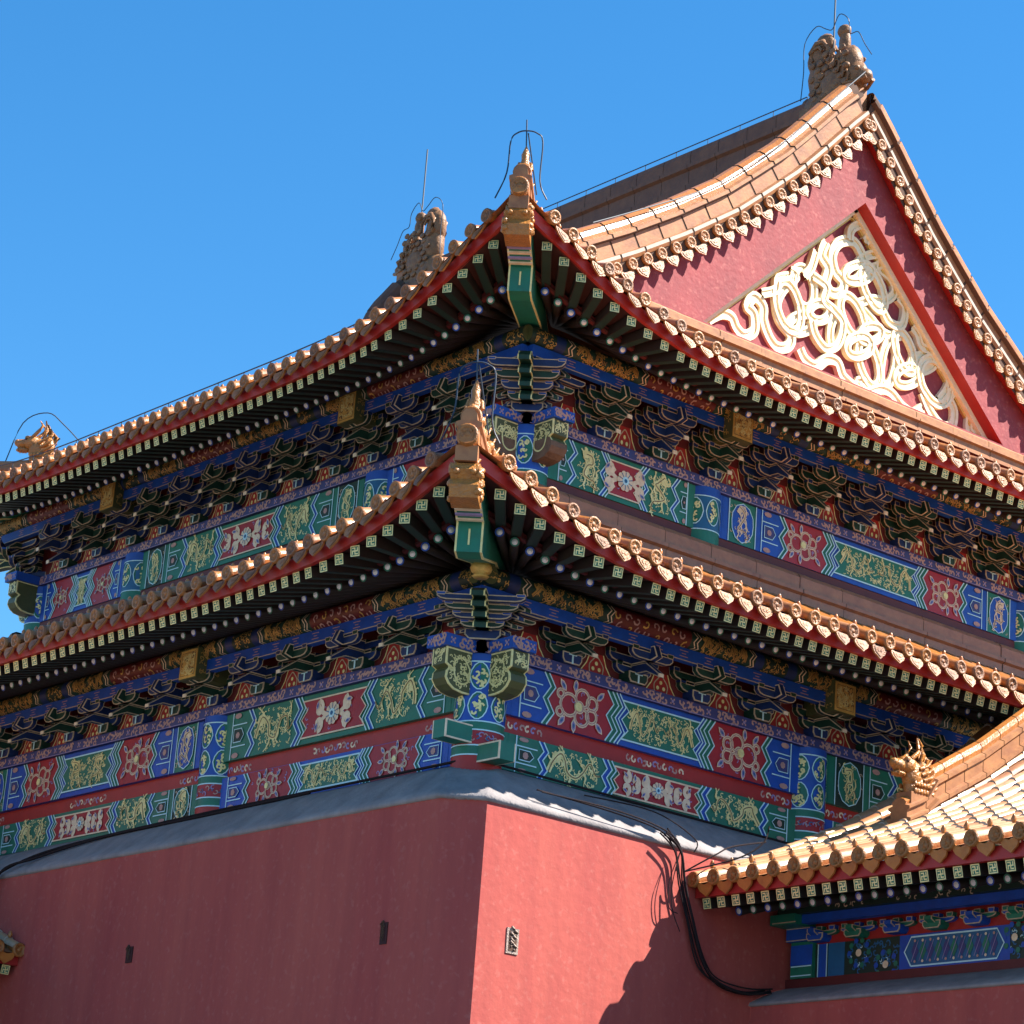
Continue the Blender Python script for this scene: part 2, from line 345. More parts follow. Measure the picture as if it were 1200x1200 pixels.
def cloud_band(m, f, w, h):
    n = max(1, round(w / .62)); p = w / n
    for i in range(n):
        u = i * p
        for q in range(8):
            curl(m, f, u + p * (.10 + .075 * q), h * (.5 + .16 * (-1) ** q), h * .36, random.uniform(0, 6), 4.5, .026, PINKG, 1, 6)
        disc(m, f, u + p * .83, h * .5, h * .16, LILAC, 2, 6)
        for e in range(4):
            disc(m, f, u + p * .83 + math.cos(e * PI / 2 + .78) * h * .26, h * .5 + math.sin(e * PI / 2 + .78) * h * .26, h * .1, PINKG, 1, 5)

# ------------------------------------------------------------------ dimensions
LX, LYY = 17.7, 16.85
class Storey: pass
def storey(s, zb, k):
    o = Storey(); o.x0 = s; o.y0 = s; o.x1 = LX - s; o.y1 = LYY - s; o.zb = zb; o.k = k; o.s = s; return o
LOW = storey(0, 9.758, .62); UPP = storey(2.18, 13.707, .70)
class Side:
    def __init__(s, st, which):
        s.st = st; s.w = which; s.t0, s.t1 = (st.x0, st.x1) if which in 'RE' and which == 'R' or which == 'F' else (st.y0, st.y1)
    def P(s, t, o, z):
        st = s.st; z += st.zb
        if s.w == 'R': return Vector((t, st.y0 - o, z))
        if s.w == 'L': return Vector((st.x0 - o, t, z))
        if s.w == 'F': return Vector((t, st.y1 + o, z))
        return Vector((st.x1 + o, t, z))
    def d(s, t): return min(t - s.t0, s.t1 - t)
    def rise(s, t):
        return interp(RISE[0] if s.st is LOW else RISE[1], s.d(t))
    def push(s, t):
        d = s.d(t); return 0.0 if d >= 2.5 else .12 * ((2.5 - d) / 4.5) ** 2
RISE = ([(-2.1, .70), (-1.6, .56), (-1.45, .52), (-1.17, .44), (-.92, .365), (-.66, .295), (-.42, .235), (-.17, .185), (.07, .145), (.3, .115), (.8, .07), (1.5, .035), (2.5, .01), (3.5, 0)],
        [(-2.1, 1.12), (-1.64, .92), (-1.22, .78), (-.98, .69), (-.72, .59), (-.48, .505), (-.25, .44), (-.05, .375), (.18, .315), (.41, .26), (.63, .215), (.92, .15), (1.5, .08), (2.5, .02), (3.5, 0)])
FAC = [(-.9, 0), (1.24, .80), (1.85, 1), (3, 1)]
def fan(sd, k, n):
    """inner point t, round rafter end t, flying rafter end t"""
    pass
PITCH_T = .3235; PITCH_R = .232
LOWPROF = [(0, .87), (1.0, 1.25), (2.0, 1.66), (3.0, 2.16), (3.97, 2.62)]
UPPROF = [(0, .87), (1.0, 1.32), (2.04, 1.76), (3.79, 2.86), (5.04, 3.66), (6.04, 4.40), (7.24, 5.48), (8.69, 7.02)]
def prof(st, d): return interp(LOWPROF if st is LOW else UPPROF, d)
def roofz(sd, t, o):
    d = 2.02 - o
    return prof(sd.st, d) + sd.rise(t) * max(0.0, 1 - max(0, d) / 4.2)

hall = thing('palace_hall', 'large red walled palace hall with two tiers of amber tiled eaves over painted beams', 'palace hall', (0, 0, 0))

def disc_end(m, f, r, DISC=DISC):          # round moulded tile end; f(a,b,c) with c outwards
    n = 14
    prof_ = [(r * .0, .012), (r * .22, .012), (r * .30, .0), (r * .62, .0), (r * .74, .016), (r * .98, .016), (r * 1.0, -.03)]
    m.grid([[f(q * math.cos(2 * PI * k / n), q * math.sin(2 * PI * k / n), c) for k in range(n)] for q, c in prof_], DISC, True, cu=True)
    for k in range(5):
        a = k * 1.256 + .4; b = a + .9
        m.face([f(r * .33 * math.cos(a), r * .33 * math.sin(a), .004), f(r * .58 * math.cos(a + .3), r * .58 * math.sin(a + .3), .012), f(r * .58 * math.cos(b), r * .58 * math.sin(b), .012), f(r * .36 * math.cos(b), r * .36 * math.sin(b), .004)], DISC)
def drip(m, f, w, h, DISC=DISC):           # pointed drip tile; f(a,b,c): a across, b down from top, c outwards
    pts = [(-w * .52, .035), (-w * .54, -.01), (-w * .50, -h * .38), (-w * .40, -h * .62), (-w * .20, -h * .80), (0, -h), (w * .20, -h * .80), (w * .40, -h * .62), (w * .50, -h * .38), (w * .54, -.01), (w * .52, .035), (w * .25, -.015), (0, -.03), (-w * .25, -.015)]
    fr = [f(a, b, .012) for a, b in pts]; bk = [f(a, b, -.014) for a, b in pts]
    m.face(fr, DISC); m.face(bk[::-1], TILE)
    for i in range(len(pts)): j = (i + 1) % len(pts); m.face([fr[i], fr[j], bk[j], bk[i]], TILE)
    ins = [(a * .72, b * .8 - h * .05) for a, b in pts[1:10]]
    m.face([f(a, b, .02) for a, b in ins], DISC)
    for sx in (-1, 1): curlpts = [(sx * w * .1 + w * .1 * math.cos(q), -h * .35 + w * .1 * math.sin(q)) for q in (0, 1, 2, 3, 4, 5)]; m.face([f(a, b, .026) for a, b in curlpts], DISC)
def halftube(m, pts, acr, r, mt, n=6, jitter=0.0):
    rows = []
    for p in pts:
        rows.append([p + acr * (r * math.cos(PI * k / n)) + Vector((0, 0, 1)) * (r * math.sin(PI * k / n)) for k in range(n + 1)])
    m.grid(rows, mt, True)

def eave_tiles(sd, detail=True, top=None):
    """the tiled slope behind one eave edge"""
    st = sd.st; m = M()
    top = top if top is not None else (3.97 if st is LOW else 3.0)
    L0, L1 = sd.t0 - 2.02, sd.t1 + 2.02
    # bed surface
    NT = 60; rows = []
    ds = [0, .5, 1, 1.5, 2.02, 2.6, 3.2, top] if top <= 4 else [0, .5, 1, 1.5, 2.02, 2.9, 3.8, 4.7, 5.6, 6.5, 7.4, top]
    def tt(q, d):
        a = L0 + d; b = L1 - d; 
        return a + (b - a) * q
    for d in ds:
        rows.append([sd.P(tt(i / NT, d), 2.02 - d + sd.push(tt(i / NT, d)) * max(0, 1 - d / 2), roofz(sd, tt(i / NT, d), 2.02 - d) - .05) for i in range(NT + 1)])
    m.grid(rows, TILE2 if detail else TILE, True)
    # front strip under tiles
    acr = sd.P(1, 0, 0) - sd.P(0, 0, 0)
    outv = sd.P(0, 1, 0) - sd.P(0, 0, 0)
    n = int((L1 - L0 - 1.0) / PITCH_T); a0 = sd.t0 - 1.53
    knobs = []
    k = 0
    while True:
        t = a0 + k * PITCH_T; k += 1
        if t > sd.t1 + 1.53: break
        dmax = min(top, t - L0, L1 - t)
        if dmax < .15: continue
        pu = sd.push(t)
        dd = [0, .1] + [x for x in (.4, .8, 1.3, 1.9, 2.6, 3.3, 3.97, 4.8, 5.6, 6.4, 7.2, 8.0, 8.6) if x < dmax - .05] + [dmax]
        jj = random.uniform(-.008, .008); jz = random.uniform(-.006, .006)
        pts = [sd.P(t + jj, 2.02 - d + pu * max(0, 1 - d / 2), roofz(sd, t, 2.02 - d) + .0 + jz) for d in dd]
        tm = random.choices((TILE, TILE2, TILE3), (6, 3, 2))[0] if detail else TILE
        halftube(m, pts, acr, .082, tm, 8 if detail else 4)
        if detail:
            f0 = sd.P(t + jj, 2.02 + pu, roofz(sd, t, 2.02) + .0 + jz)
            # lower half of the end tube
            rows2 = [[p + acr * (.082 * math.cos(PI + PI * q / 6)) + Vector((0, 0, .082 * math.sin(PI + PI * q / 6))) for q in range(7)] for p in pts[:2]]
            m.grid(rows2, tm, True)
            tilt = random.uniform(-.06, .22); ra = random.uniform(0, 6.28); dm = random.choices((DISC, DISC3), (3, 1))[0]
            ff = (lambda a, b, c, f0=f0: f0 + acr * a + (Vector((0, 0, 1)) + outv * tilt * .5) * b + outv * (c + .01))
            disc_end(m, lambda a, b, c, ff=ff, ra=ra: ff(a * math.cos(ra) - b * math.sin(ra), a * math.sin(ra) + b * math.cos(ra), c), .092 * random.uniform(.97, 1.03), dm)
            kz = roofz(sd, t, 2.02 - .27) + .075
            kp = sd.P(t, 1.75 + pu, kz + jz); m.tube([kp, kp + Vector((0, 0, .05)), kp + Vector((0, 0, .08))], .02, TILE, 6, True, [.018, .028, .012])
            t2 = t + PITCH_T / 2
            if t2 < sd.t1 + 1.6:
                z2 = roofz(sd, t2, 2.02); g0 = sd.P(t2, 2.0 + sd.push(t2), z2 - .055 + random.uniform(-.008, .008)); sl = (roofz(sd, t2 + .1, 2.02) - roofz(sd, t2 - .1, 2.02)) / .2
                gg = (lambda a, b, c, g0=g0, sl=sl + random.uniform(-.07, .07), ot=random.uniform(.15, .42): g0 + acr * a + Vector((0, 0, 1)) * (b + a * sl) + outv * (c - b * ot))
                drip(m, gg, .225 * random.uniform(.95, 1.05), .165 * random.uniform(.92, 1.1), random.choices((DISC, DISC3), (3, 1))[0])
                a_, b_ = sd.P(t2 - .1, 2.0 + pu, z2 - .05), sd.P(t2 + .1, 2.0 + pu, z2 - .05)
    return m.build('tile_slope', hall)

RAFT = []  # (kind, colour index, matrix, distance)
def eave(sd, detail=True):
    st = sd.st
    lines = []   # (t_inner,t_round,t_fly)
    n_end = []
    k = 0; t = sd.t0 - .93
    ts = []
    while t < sd.t1 + .95: ts.append(t); t += PITCH_R
    for t in ts:
        F0 = sd.t0 + .9; F1 = sd.t1 - .9
        if t < F0: ti = F0 - .08 * (F0 - t); tf = t + (t - F0) / 2.14 * .61
        elif t > F1: ti = F1 + .08 * (t - F1); tf = t + (t - F1) / 2.14 * .61
        else: ti = tf = t
        lines.append((ti, t, tf))
    def zr(t, o, base): return base + sd.rise(t) * interp(FAC, o)
    def pt(ti, te, oe, o, zi, ze):   # along a rafter line
        return None
    m = M(); b = M()
    # soffit boarding above round rafters & above flying rafters
    r1 = [[], [], []]; r2 = [[], [], []]
    ext = [(lines[0][0], sd.t0 - 1.24, sd.t0 - 1.85)] + lines + [(lines[-1][0], sd.t1 + 1.24, sd.t1 + 1.85)]
    for ti, t, tf in ext:
        pu = sd.push(t)
        r1[0].append(sd.P(ti, -.9, 1.45 if st is LOW else 2.08)); r1[1].append(sd.P(t, 1.24 + pu, .722 + sd.rise(t) * .80)); r1[2].append(sd.P(lerp(t, tf, .12), 1.31 + pu, .722 + sd.rise(t) * .82))
        tm = lerp(t, tf, -.4)
        r2[0].append(sd.P(tm, 1.0 + pu, .86 + sd.rise(t) * .72)); r2[1].append(sd.P(tf, 1.85 + pu, .668 + sd.rise(tf))); r2[2].append(sd.P(lerp(t, tf, 1.07), 1.9 + pu, .665 + sd.rise(tf)))
    m.grid(r1, DARKR, False); m.grid(r2, DARKR, False)
    # small eave batten and big red eave board
    def strip(o0, o1, z0, z1, mt, tt=1.0):
        rows = [[], [], [], []]
        N = 90
        for i in range(N + 1):
            q = i / N; a, c = sd.t0 - o1 * tt, sd.t1 + o1 * tt; t = a + (c - a) * q
            pu = sd.push(t); zz_ = sd.rise(t) * interp(FAC, o1)
            for j, (o, z) in enumerate(((o0, z0), (o1, z0), (o1 + .02, z1), (o0, z1))): rows[j].append(sd.P(t, o + pu, z + zz_))
        b.grid(rows, mt, False, cv=True)
    strip(1.22, 1.28, .712, .775, DRED)
    strip(1.86, 1.92, .658, .80, RED)
    m.build('soffit_boarding', hall); b.build('eave_board', hall)
    if not detail: return
    for i, (ti, t, tf) in enumerate(lines):
        pu = sd.push(t)
        a = sd.P(t, 1.24 + pu, .655 + sd.rise(t) * .80); c = sd.P(ti, -.5, 1.26 if st is LOW else 1.78)
        RAFT.append(('round', i % 2, a, c))
        a = sd.P(tf, 1.85 + pu, .597 + sd.rise(tf)); c = sd.P(lerp(t, tf, -.35), 1.04 + pu, .80 + sd.rise(t) * .72)
        RAFT.append(('fly', i % 2, a, c))
def rmat(a, c, unit=False):
    y = c - a; L = y.length; y.normalize(); x = y.cross(Vector((0, 0, 1))).normalized(); z = x.cross(y).normalized()
    y2 = y * L
    return Matrix(((x.x, y2.x, z.x, a.x), (x.y, y2.y, z.y, a.y), (x.z, y2.z, z.z, a.z), (0, 0, 0, 1)))
def wan(m, g, s, mt):           # fret on square rafter ends
    t = s * .055
    def bar(x0, x1, z0, z1): m.face([g(x0, z0), g(x1, z0), g(x1, z1), g(x0, z1)], mt)
    e = s * .5; i = e - s * .10
    bar(-e, e, i, e); bar(-e, e, -e, -i); bar(-e, -i, -i, i); bar(i, e, -i, i)
    r = s * .27
    bar(-r - t, r + t, -t, t); bar(-t, t, t, r + t); bar(-t, t, -r - t, -t)
    bar(r - t, r + t, t, r + t); bar(-r - t, -r + t, -r - t, -t); bar(-r - t, -t, r - t, r + t); bar(t, r + t, -r - t, -r + t)
def rafter_geo(m, kind, ci, T, simple=False):
    f = (lambda a, b, c: T @ Vector((a, b, c)))
    if kind == 'fly':
        h = .062
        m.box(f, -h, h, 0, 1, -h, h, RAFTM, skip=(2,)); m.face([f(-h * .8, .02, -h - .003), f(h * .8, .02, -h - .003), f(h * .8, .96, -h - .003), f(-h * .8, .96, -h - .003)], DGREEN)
        m.face([f(-h, 0, -h), f(h, 0, -h), f(h, 0, h), f(-h, 0, h)], GREEN)
        wan(m, lambda x, z: f(x, -.006, z), .122, PGOLD)
    else:
        r = .058; n = 10
        ring = lambda rr, y: [f(rr * math.cos(2 * PI * k / n), y, rr * math.sin(2 * PI * k / n)) for k in range(n)]
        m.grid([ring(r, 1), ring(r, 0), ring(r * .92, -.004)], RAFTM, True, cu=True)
        m.face(ring(r * .92, -.004), (BLUE, GREEN)[ci]); 
        m.grid([ring(.036, -.005), ring(.026, -.012), ring(.0, -.016)], WHITE, True, cu=True)
def make_rafters():
    for kind, name in (('fly', 'flying_rafter'), ('round', 'round_rafter')):
        L = [r for r in RAFT if r[0] == kind]
        def inview(r):
            d = r[2] - CAM; z = d.dot(fv); return abs(d.dot(rv) / z) < .20 and abs(d.dot(uv_) / z) < .20
        L.sort(key=lambda r: (not inview(r), (r[2] - CAM).length))
        protos = {}
        for ci in (0, 1):
            m = M(); rafter_geo(m, kind, ci, Matrix.Identity(4)); protos[ci] = m
        obs = {}
        for i, (_, ci, a, c) in enumerate(L[:100]):
            if ci not in obs: o = protos[ci].build(name, hall); obs[ci] = o
            else: o = obs[ci].copy(); COL.objects.link(o); o.parent = hall
            o.matrix_world = rmat(a, c)
        m = M()
        for _, ci, a, c in L[100:]: rafter_geo(m, kind, ci, rmat(a, c), True)
        if len(L) > 100: m.build(name, hall, kind='stuff')

# ------------------------------------------------------------------ bracket sets
def inset(p, e):
    n = len(p); A = sum(p[i][0] * p[(i + 1) % n][1] - p[(i + 1) % n][0] * p[i][1] for i in range(n)); s = 1 if A > 0 else -1
    out = []
    for i in range(n):
        a, b, c = p[i - 1], p[i], p[(i + 1) % n]
        d1 = (b[0] - a[0], b[1] - a[1]); d2 = (c[0] - b[0], c[1] - b[1]); l1 = math.hypot(*d1) or 1; l2 = math.hypot(*d2) or 1
        n1 = (-d1[1] / l1 * s, d1[0] / l1 * s); n2 = (-d2[1] / l2 * s, d2[0] / l2 * s)
        bx, by = n1[0] + n2[0], n1[1] + n2[1]; q = bx * bx + by * by
        k = 2 * e / max(q, .6) 
        out.append((b[0] + bx * k, b[1] + by * k))
    return out
def oext(m, f, p, c0, c1, mt, e=.012, ed=None):
    ed = ed or EDGE
    q = inset(p, e); n = len(p)
    for c in (c0, c1):
        for i in range(n):
            j = (i + 1) % n; m.face([f(*p[i], c), f(*p[j], c), f(*q[j], c), f(*q[i], c)], ed)
        m.face([f(*x, c) for x in q], mt)
    ee = e if c1 > c0 else -e
    for i in range(n):
        j = (i + 1) % n
        for a, b, t in ((c0, c0 + ee, ed), (c0 + ee, c1 - ee, mt), (c1 - ee, c1, ed)):
            m.face([f(*p[i], a), f(*p[j], a), f(*p[j], b), f(*p[i], b)], t)
def arm(L, h): return [(-L / 2, h), (-L / 2, h * .55), (-L / 2 + .045, h * .15), (-L / 2 + .11, 0), (L / 2 - .11, 0), (L / 2 - .045, h * .15), (L / 2, h * .55), (L / 2, h)]
def dou(m, f, t, o, z, w, h, mt, e=.010):     # bearing block
    g = (lambda a, b, c: f(t + a, o + c, z + b))
    p = [(-w * .38, 0), (w * .38, 0), (w * .5, h * .4), (w * .5, h), (-w * .5, h), (-w * .5, h * .4)]
    oext(m, g, p, -w * .45, w * .45, mt, e)
def bracket_mesh(ci, tiers, pitch, zt=.37, ow=.33):
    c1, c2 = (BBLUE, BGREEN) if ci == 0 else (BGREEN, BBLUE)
    m = M(); f = (lambda t, o, z: Vector((t, -o, z)))
    ft = (lambda a, b, c: f(a, c, b))        # profile across (t,z), extruded over o
    fo = (lambda a, b, c: f(c, a, b))        # profile outward (o,z), extruded over t
    q = pitch / 1.05
    dou(m, f, 0, 0, 0, .30 * q, .13, c2, .014)
    m.box(f, -.012, .012, .137, .142, .0, .11, LINE); m.box(f, -.06, .06, .137, .143, .10, .118, LINE)
    n = tiers; th = (zt - .11) / (n + 1); st = ow / n
    for k in range(n + 1):
        z = .11 + th * k; last = k == n
        # wall-plane arms
        L = (.56, .80, .86, .9)[min(k, 3)] * q
        oext(m, lambda a, b, c: ft(a, z + b, c), arm(L, th * .8), -.04, .045, c1)
        for sx in (-1, 0, 1): dou(m, f, sx * (L / 2 - .05), 0, z + th * .72, .10, th * .42, c2, .007)
        if k > 0:
            for j in range(1, min(k, n) + 1):
                if j < k - 1: continue
                o = st * j; L2 = (.56 if k == j else .82) * q
                if j == n: L2 = .66 * q
                oext(m, lambda a, b, c: ft(a, z + b, o + c), arm(L2, th * .8), -.038, .038, c1)
                for sx in (-1, 0, 1): dou(m, f, sx * (L2 / 2 - .05), o, z + th * .72, .10, th * .42, c2, .007)
        # projecting member
        if k < n:
            o1 = st * (k + 1); tip = o1 + .20
            p = [(-.1, 0), (o1 - .02, 0), (tip, -th * .78), (tip + .004, -th * .42), (o1 + .02, th * .62), (o1 - .03, th * .9), (-.1, th * .9)]
            oext(m, lambda a, b, c: fo(a, z + b, c), p[::-1], -.045, .045, c1, .011)
            m.box(f, -.034, .034, tip - .002, tip + .006, z - th * .75, z - th * .40, CREAM)
        else:
            p = [(-.1, 0), (ow + .05, 0), (ow + .10, th * .1), (ow + .16, th * .25), (ow + .10, th * 1.35), (ow + .02, th * 1.35), (ow, th * .95), (-.1, th * .95)]
            oext(m, lambda a, b, c: fo(a, z + b, c), p[::-1], -.045, .045, c1, .012, CREAM)
    # filler boards in the wall plane above arms
    return m
def orient(o, sd, t, z=.14, oo=0.0):
    p = sd.P(t, oo, z)
    ang = {'R': 0, 'L': -PI / 2, 'F': PI, 'E': PI / 2}[sd.w]
    o.location = p; o.rotation_euler = (0, 0, ang)
PROTO = {}
def place_bracket(sd, t, ci, tiers, pitch):
    zt, ow = (.365, .33) if tiers == 1 else (.58, .42)
    key = (ci, tiers, round(pitch, 2))
    if key not in PROTO: o = bracket_mesh(ci, tiers, pitch, zt, ow).build('bracket_set', hall); PROTO[key] = o
    else: o = PROTO[key].copy(); COL.objects.link(o); o.parent = hall
    orient(o, sd, t); return o

def flame_board(m, f, w, h):     # red infill between brackets; f(u,v,h)
    pts = [(-w * .5, 0), (w * .5, 0), (w * .30, h * .45), (w * .20, h * .9), (-w * .20, h * .9), (-w * .30, h * .45)]
    poly(m, f, pts, RED, 1); rib(m, f, [pts[1], pts[2], pts[3]], .016, PGOLD, 2, False); rib(m, f, [pts[0], pts[5], pts[4]], .016, PGOLD, 2, False)
    for x, y in ((0, .50), (-.05, .27), (.05, .27)):
        disc(m, f, x, y * h, .026, PGOLD, 3, 7)
    rib(m, f, [(-.10, h * .10), (-.11, h * .4), (-.06, h * .62), (0, h * .78), (.06, h * .62), (.11, h * .4), (.10, h * .10)], .016, EDGE, 3)

def entablature(sd, cols, schemes, low, boxes):
    """pingban plate, painted beams, purlin, boards for one facade; cols = column centres t"""
    t0, t1 = sd.t0, sd.t1; tiers = 1 if low else 2; zc, oc = (.785, .33) if low else (1.01, .42); tz = zc - .285
    # plate
    m = M(); m.box(sd.P, t0 - .06 if True else t0, t1 + .06, -.25, .06, 0.002, .14, PURP)
    cloud_band(m, lambda u, v, h: sd.P(t0 + u, .06 + h, .002 + v), t1 - t0, .138)
    for v in (.004, .134): rib(m, lambda a, b, h: sd.P(a, .06 + h, b), [(t0, v), (t1, v)], .01, PURP if v > .1 else LILAC, 2, False)
    m.build('bracket_plate', hall)
    # infill board behind brackets, tie board and purlin
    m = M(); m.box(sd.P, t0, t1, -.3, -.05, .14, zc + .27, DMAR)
    m.build('backing_board', hall)
    m = M()
    m.box(sd.P, t0 - .36, t1 + .36, oc - .06, oc + .04, tz, tz + .16, BLUE)
    n = int((t1 - t0) / .42)
    for i in range(n):
        u = t0 + .3 + i * (t1 - t0 - .6) / (n - 1)
        for dz, ww in ((.05, .07), (.085, .035), (.12, .07)): rib(m, lambda a, b, h: sd.P(a, oc + .04 + h, tz + b), [(u - ww, dz), (u + ww, dz)], .010, PINKG, 1, False)
    rib(m, lambda a, b, h: sd.P(a, oc + .04 + h, tz + b), [(t0 - .3, .006), (t1 + .3, .006)], .012, EDGE, 1, False)
    m.build('tie_beam', hall)
    m = M(); r = .125
    f = (lambda u, v, h: sd.P(u, oc + (r + h) * math.cos(v), zc + (r + h) * math.sin(v)))
    segs = []; u = t0 - .45; i = 0
    pat = [('g', .42), ('b', .16), ('z', .16), ('G', 1.15), ('z', .16), ('r', 1.25), ('z', .16), ('G', .8), ('z', .14), ('b', .14)]
    NV = 9
    while u < t1 + .45:
        kd, L = pat[i % len(pat)]; i += 1; e = min(u + L, t1 + .45)
        base = {'g': DGREEN, 'b': BBLUE, 'z': BGREEN, 'G': BGREEN, 'r': DMAR}[kd]
        m.grid([[f(u, -PI * .75 + PI * 1.5 * j / NV, 0) for j in range(NV + 1)], [f(e, -PI * .75 + PI * 1.5 * j / NV, 0) for j in range(NV + 1)]], base, True)
        g = (lambda a, b, h, u=u: f(u + a, -1.5 + b / r, h)); w_ = e - u; H = r * 2.2
        if kd == 'G' or kd == 'g':
            specks(m, g, 0, 0, w_, H, BGOLD, int(60 * w_), 1, .030); 
            if w_ > .7: dragon(m, g, .03, .02, w_ / 2 - .05, H * .9, BGOLD, 3, 1, .045); dragon(m, g, w_ / 2 + .02, .02, w_ / 2 - .05, H * .9, BGOLD, 3, -1, .045)
        elif kd == 'r': 
            for q in range(int(w_ / .075)): curl(m, g, .05 + q * .075, H * (.42 + .22 * (-1) ** q), .06, random.uniform(0, 6), 5, .022, PINKG if q % 3 else BGOLD, 1, 6)
        elif kd == 'z':
            for q in (.25, .6): rib(m, g, [(w_ * q, 0), (w_ * (q + .35), H * .25), (w_ * q, H * .5), (w_ * (q + .35), H * .75), (w_ * q, H)], .018, CREAM, 1, False)
        u = e
    for c in cols[1:-1]:       # gilded ends of the cross beams
        hz0, hz1, ho = (.40, .80, .52) if low else (.58, 1.02, .62)
        bm = M(); bm.box(sd.P, c - .20, c + .20, 0, ho, hz0, hz1, OLIVE); g = (lambda u, v, h, c=c: sd.P(c - .20 + u, ho + h, hz0 + v)); H_ = hz1 - hz0
        poly(bm, g, [(.012, .012), (.388, .012), (.388, H_ - .012), (.012, H_ - .012)], GOLD, 1)
        for e in (.03, .05): rib(bm, g, [(e, e), (.4 - e, e), (.4 - e, H_ - e), (e, H_ - e), (e, e)], .008, BARE if e > .04 else GOLD, 2, False)
        specks(bm, g, .05, .05, .30, H_ - .10, PGOLD, 46, 3, .035); specks(bm, g, .05, .05, .30, H_ - .10, BARE, 18, 2, .03)
        for sx in (0, 1): specks(bm, lambda u, v, h, sx=sx: sd.P(c + (-.20 - h if sx else .20 + h), ho - .42 + u, hz0 + v), 0, .03, .4, H_ - .06, BGOLD, 30, 1, .03)
        bm.build('gilt_beam_head', hall)
    for u in (t0 - .452, t1 + .452): m.face([f(u, 2 * PI * k / 14, -.002) for k in range(14)], OLIVE)
    m.build('eave_purlin', hall)
    # beams per bay and columns
    hb = .62
    for i in range(len(cols) - 1):
        a, b = cols[i] + .29, cols[i + 1] - .29; w_ = b - a; sb, ss = schemes[i]
        m = M(); m.box(sd.P, a - .2, b + .2, -.3, 0, -hb, -.002, GREEN if sb == 'A' else BLUE)
        if sd.w in 'RL': beam_paint(m, lambda u, v, h: sd.P(a + u, h, -hb + v), w_, hb - .004, sb, boxes[i])
        m.build('painted_beam', hall)
        if low:
            m = M(); m.box(sd.P, a - .2, b + .2, -.3, -.07, -.83, -hb, RED)
            if sd.w in 'RL':
                for c in (a + .24, (a + b) / 2, b - .24):
                    for k in range(7 if c != (a + b) / 2 else 11):
                        n_ = 3 if c != (a + b) / 2 else 5
                        x = c + (k - n_) * .085
                        if a < x < b: curl(m, lambda u, v, h: sd.P(u, -.07 + h, v), x, -.725, .05, random.uniform(0, 6), 5, .024, (PINKG, CREAM, LILAC)[k % 3], 1, 6)
            m.build('cushion_board', hall)
            m = M(); m.box(sd.P, a - .2, b + .2, -.3, -.015, -1.265, -.83, GREEN if ss == 'A' else BLUE)
            if sd.w in 'RL': beam_paint(m, lambda u, v, h: sd.P(a + u, -.015 + h, -1.265 + v), w_, .43, ss, .42 * (boxes[i] > 0))
            m.build('lower_beam', hall)
def column(sd, t, low, corner=False):
    m = M(); c = Vector((0, 0, 0)); R = .295
    base = sd.P(t, -.17, 0) if not corner else Vector((sd.st.x0 + .2, sd.st.y0 + .2, sd.st.zb))
    if corner and t > sd.t0 + 3: base = Vector((sd.st.x0 + .2, sd.st.y1 - .2, sd.st.zb))
    zb = -1.5 if low else -1.2
    if corner: ang0 = -2.356
    else: ang0 = -PI / 2 if sd.w == 'R' else -PI
    f = (lambda u, v, h: base + Vector(((R + h) * math.cos(ang0 + u / R), (R + h) * math.sin(ang0 + u / R), v)))
    bands = [(-.002, -.10, BLUE), (-.10, -.80, BLUE), (-.80, -.90, GREEN), (-.90, -1.08, MAROON), (-1.08, -1.19, GREEN), (-1.19, zb, RED)]
    if not low: bands = [(-.002, -.14, BLUE), (-.14, -.62, TEAL if not corner else BLUE), (-.62, zb, GREEN)]
    n = 24
    for z1, z0, mt in bands: m.grid([[base + Vector((R * math.cos(2 * PI * k / n), R * math.sin(2 * PI * k / n), z)) for k in range(n)] for z in (z1, z0)], mt, True, cu=True)
    W = R * PI
    for z1, z0, mt in bands[:-1]: rib(m, f, [(-W / 2 + W * k / 12, z0) for k in range(13)], .016, LINE, 2, False)
    for k in range(-3, 4):
        for row in ((-.27, -.62) if low else (-.36,)):
            cu = k * .27; hh = .16 if low else .19; P_ = [(cu + .115 * math.cos(a) * (1 - .15 * abs(math.sin(a))), row + hh * math.sin(a)) for a in [2 * PI * q / 14 for q in range(14)]]
            poly(m, f, P_, GREEN, 1); rib(m, f, P_ + P_[:1], .014, LINE, 2, False)
            for q in range(9): curl(m, f, cu + random.uniform(-.06, .06), row + random.uniform(-.7, .7) * hh, .038, random.uniform(0, 6), 4, .024, PGOLD, 3, 5)
    if low:
        for q in range(22): curl(m, f, -.45 + q * .043, -.99 + random.uniform(-.04, .04), .04, random.uniform(0, 6), 4.5, .014, (LILAC, PINKG, TEAL)[q % 3], 2, 6)
    return m.build('column', hall)

def side_all(sd, low, cols, schemes, boxes, brs):
    entablature(sd, cols, schemes, low, boxes)
    for i, t in enumerate(cols[1:-1]): column(sd, t, low)
    allb = []
    for i in range(len(cols) - 1):
        n = brs[i]; a, b = cols[i], cols[i + 1]
        for j in range(n): allb.append((a + (b - a) * j / n, (b - a) / n, i))
    allb.append((cols[-1], (cols[-1] - cols[-2]) / brs[-1], 0))
    for q, (t, p, i) in enumerate(allb):
        if 0 < q < len(allb) - 1: place_bracket(sd, t, q % 2, 1 if low else 2, p)
        if q < len(allb) - 1:
            mid = (t + allb[q + 1][0]) / 2
            if 'flame' not in PROTO:
                m = M(); flame_board(m, lambda u, v, h: Vector((u, -h, v)), .52, .30); o = m.build('flame_board', hall); PROTO['flame'] = o
            else: o = PROTO['flame'].copy(); COL.objects.link(o); o.parent = hall
            orient(o, sd, mid, .142, -.05); o.scale = (1 if low else .9, 1, 1 if low else 1.25)

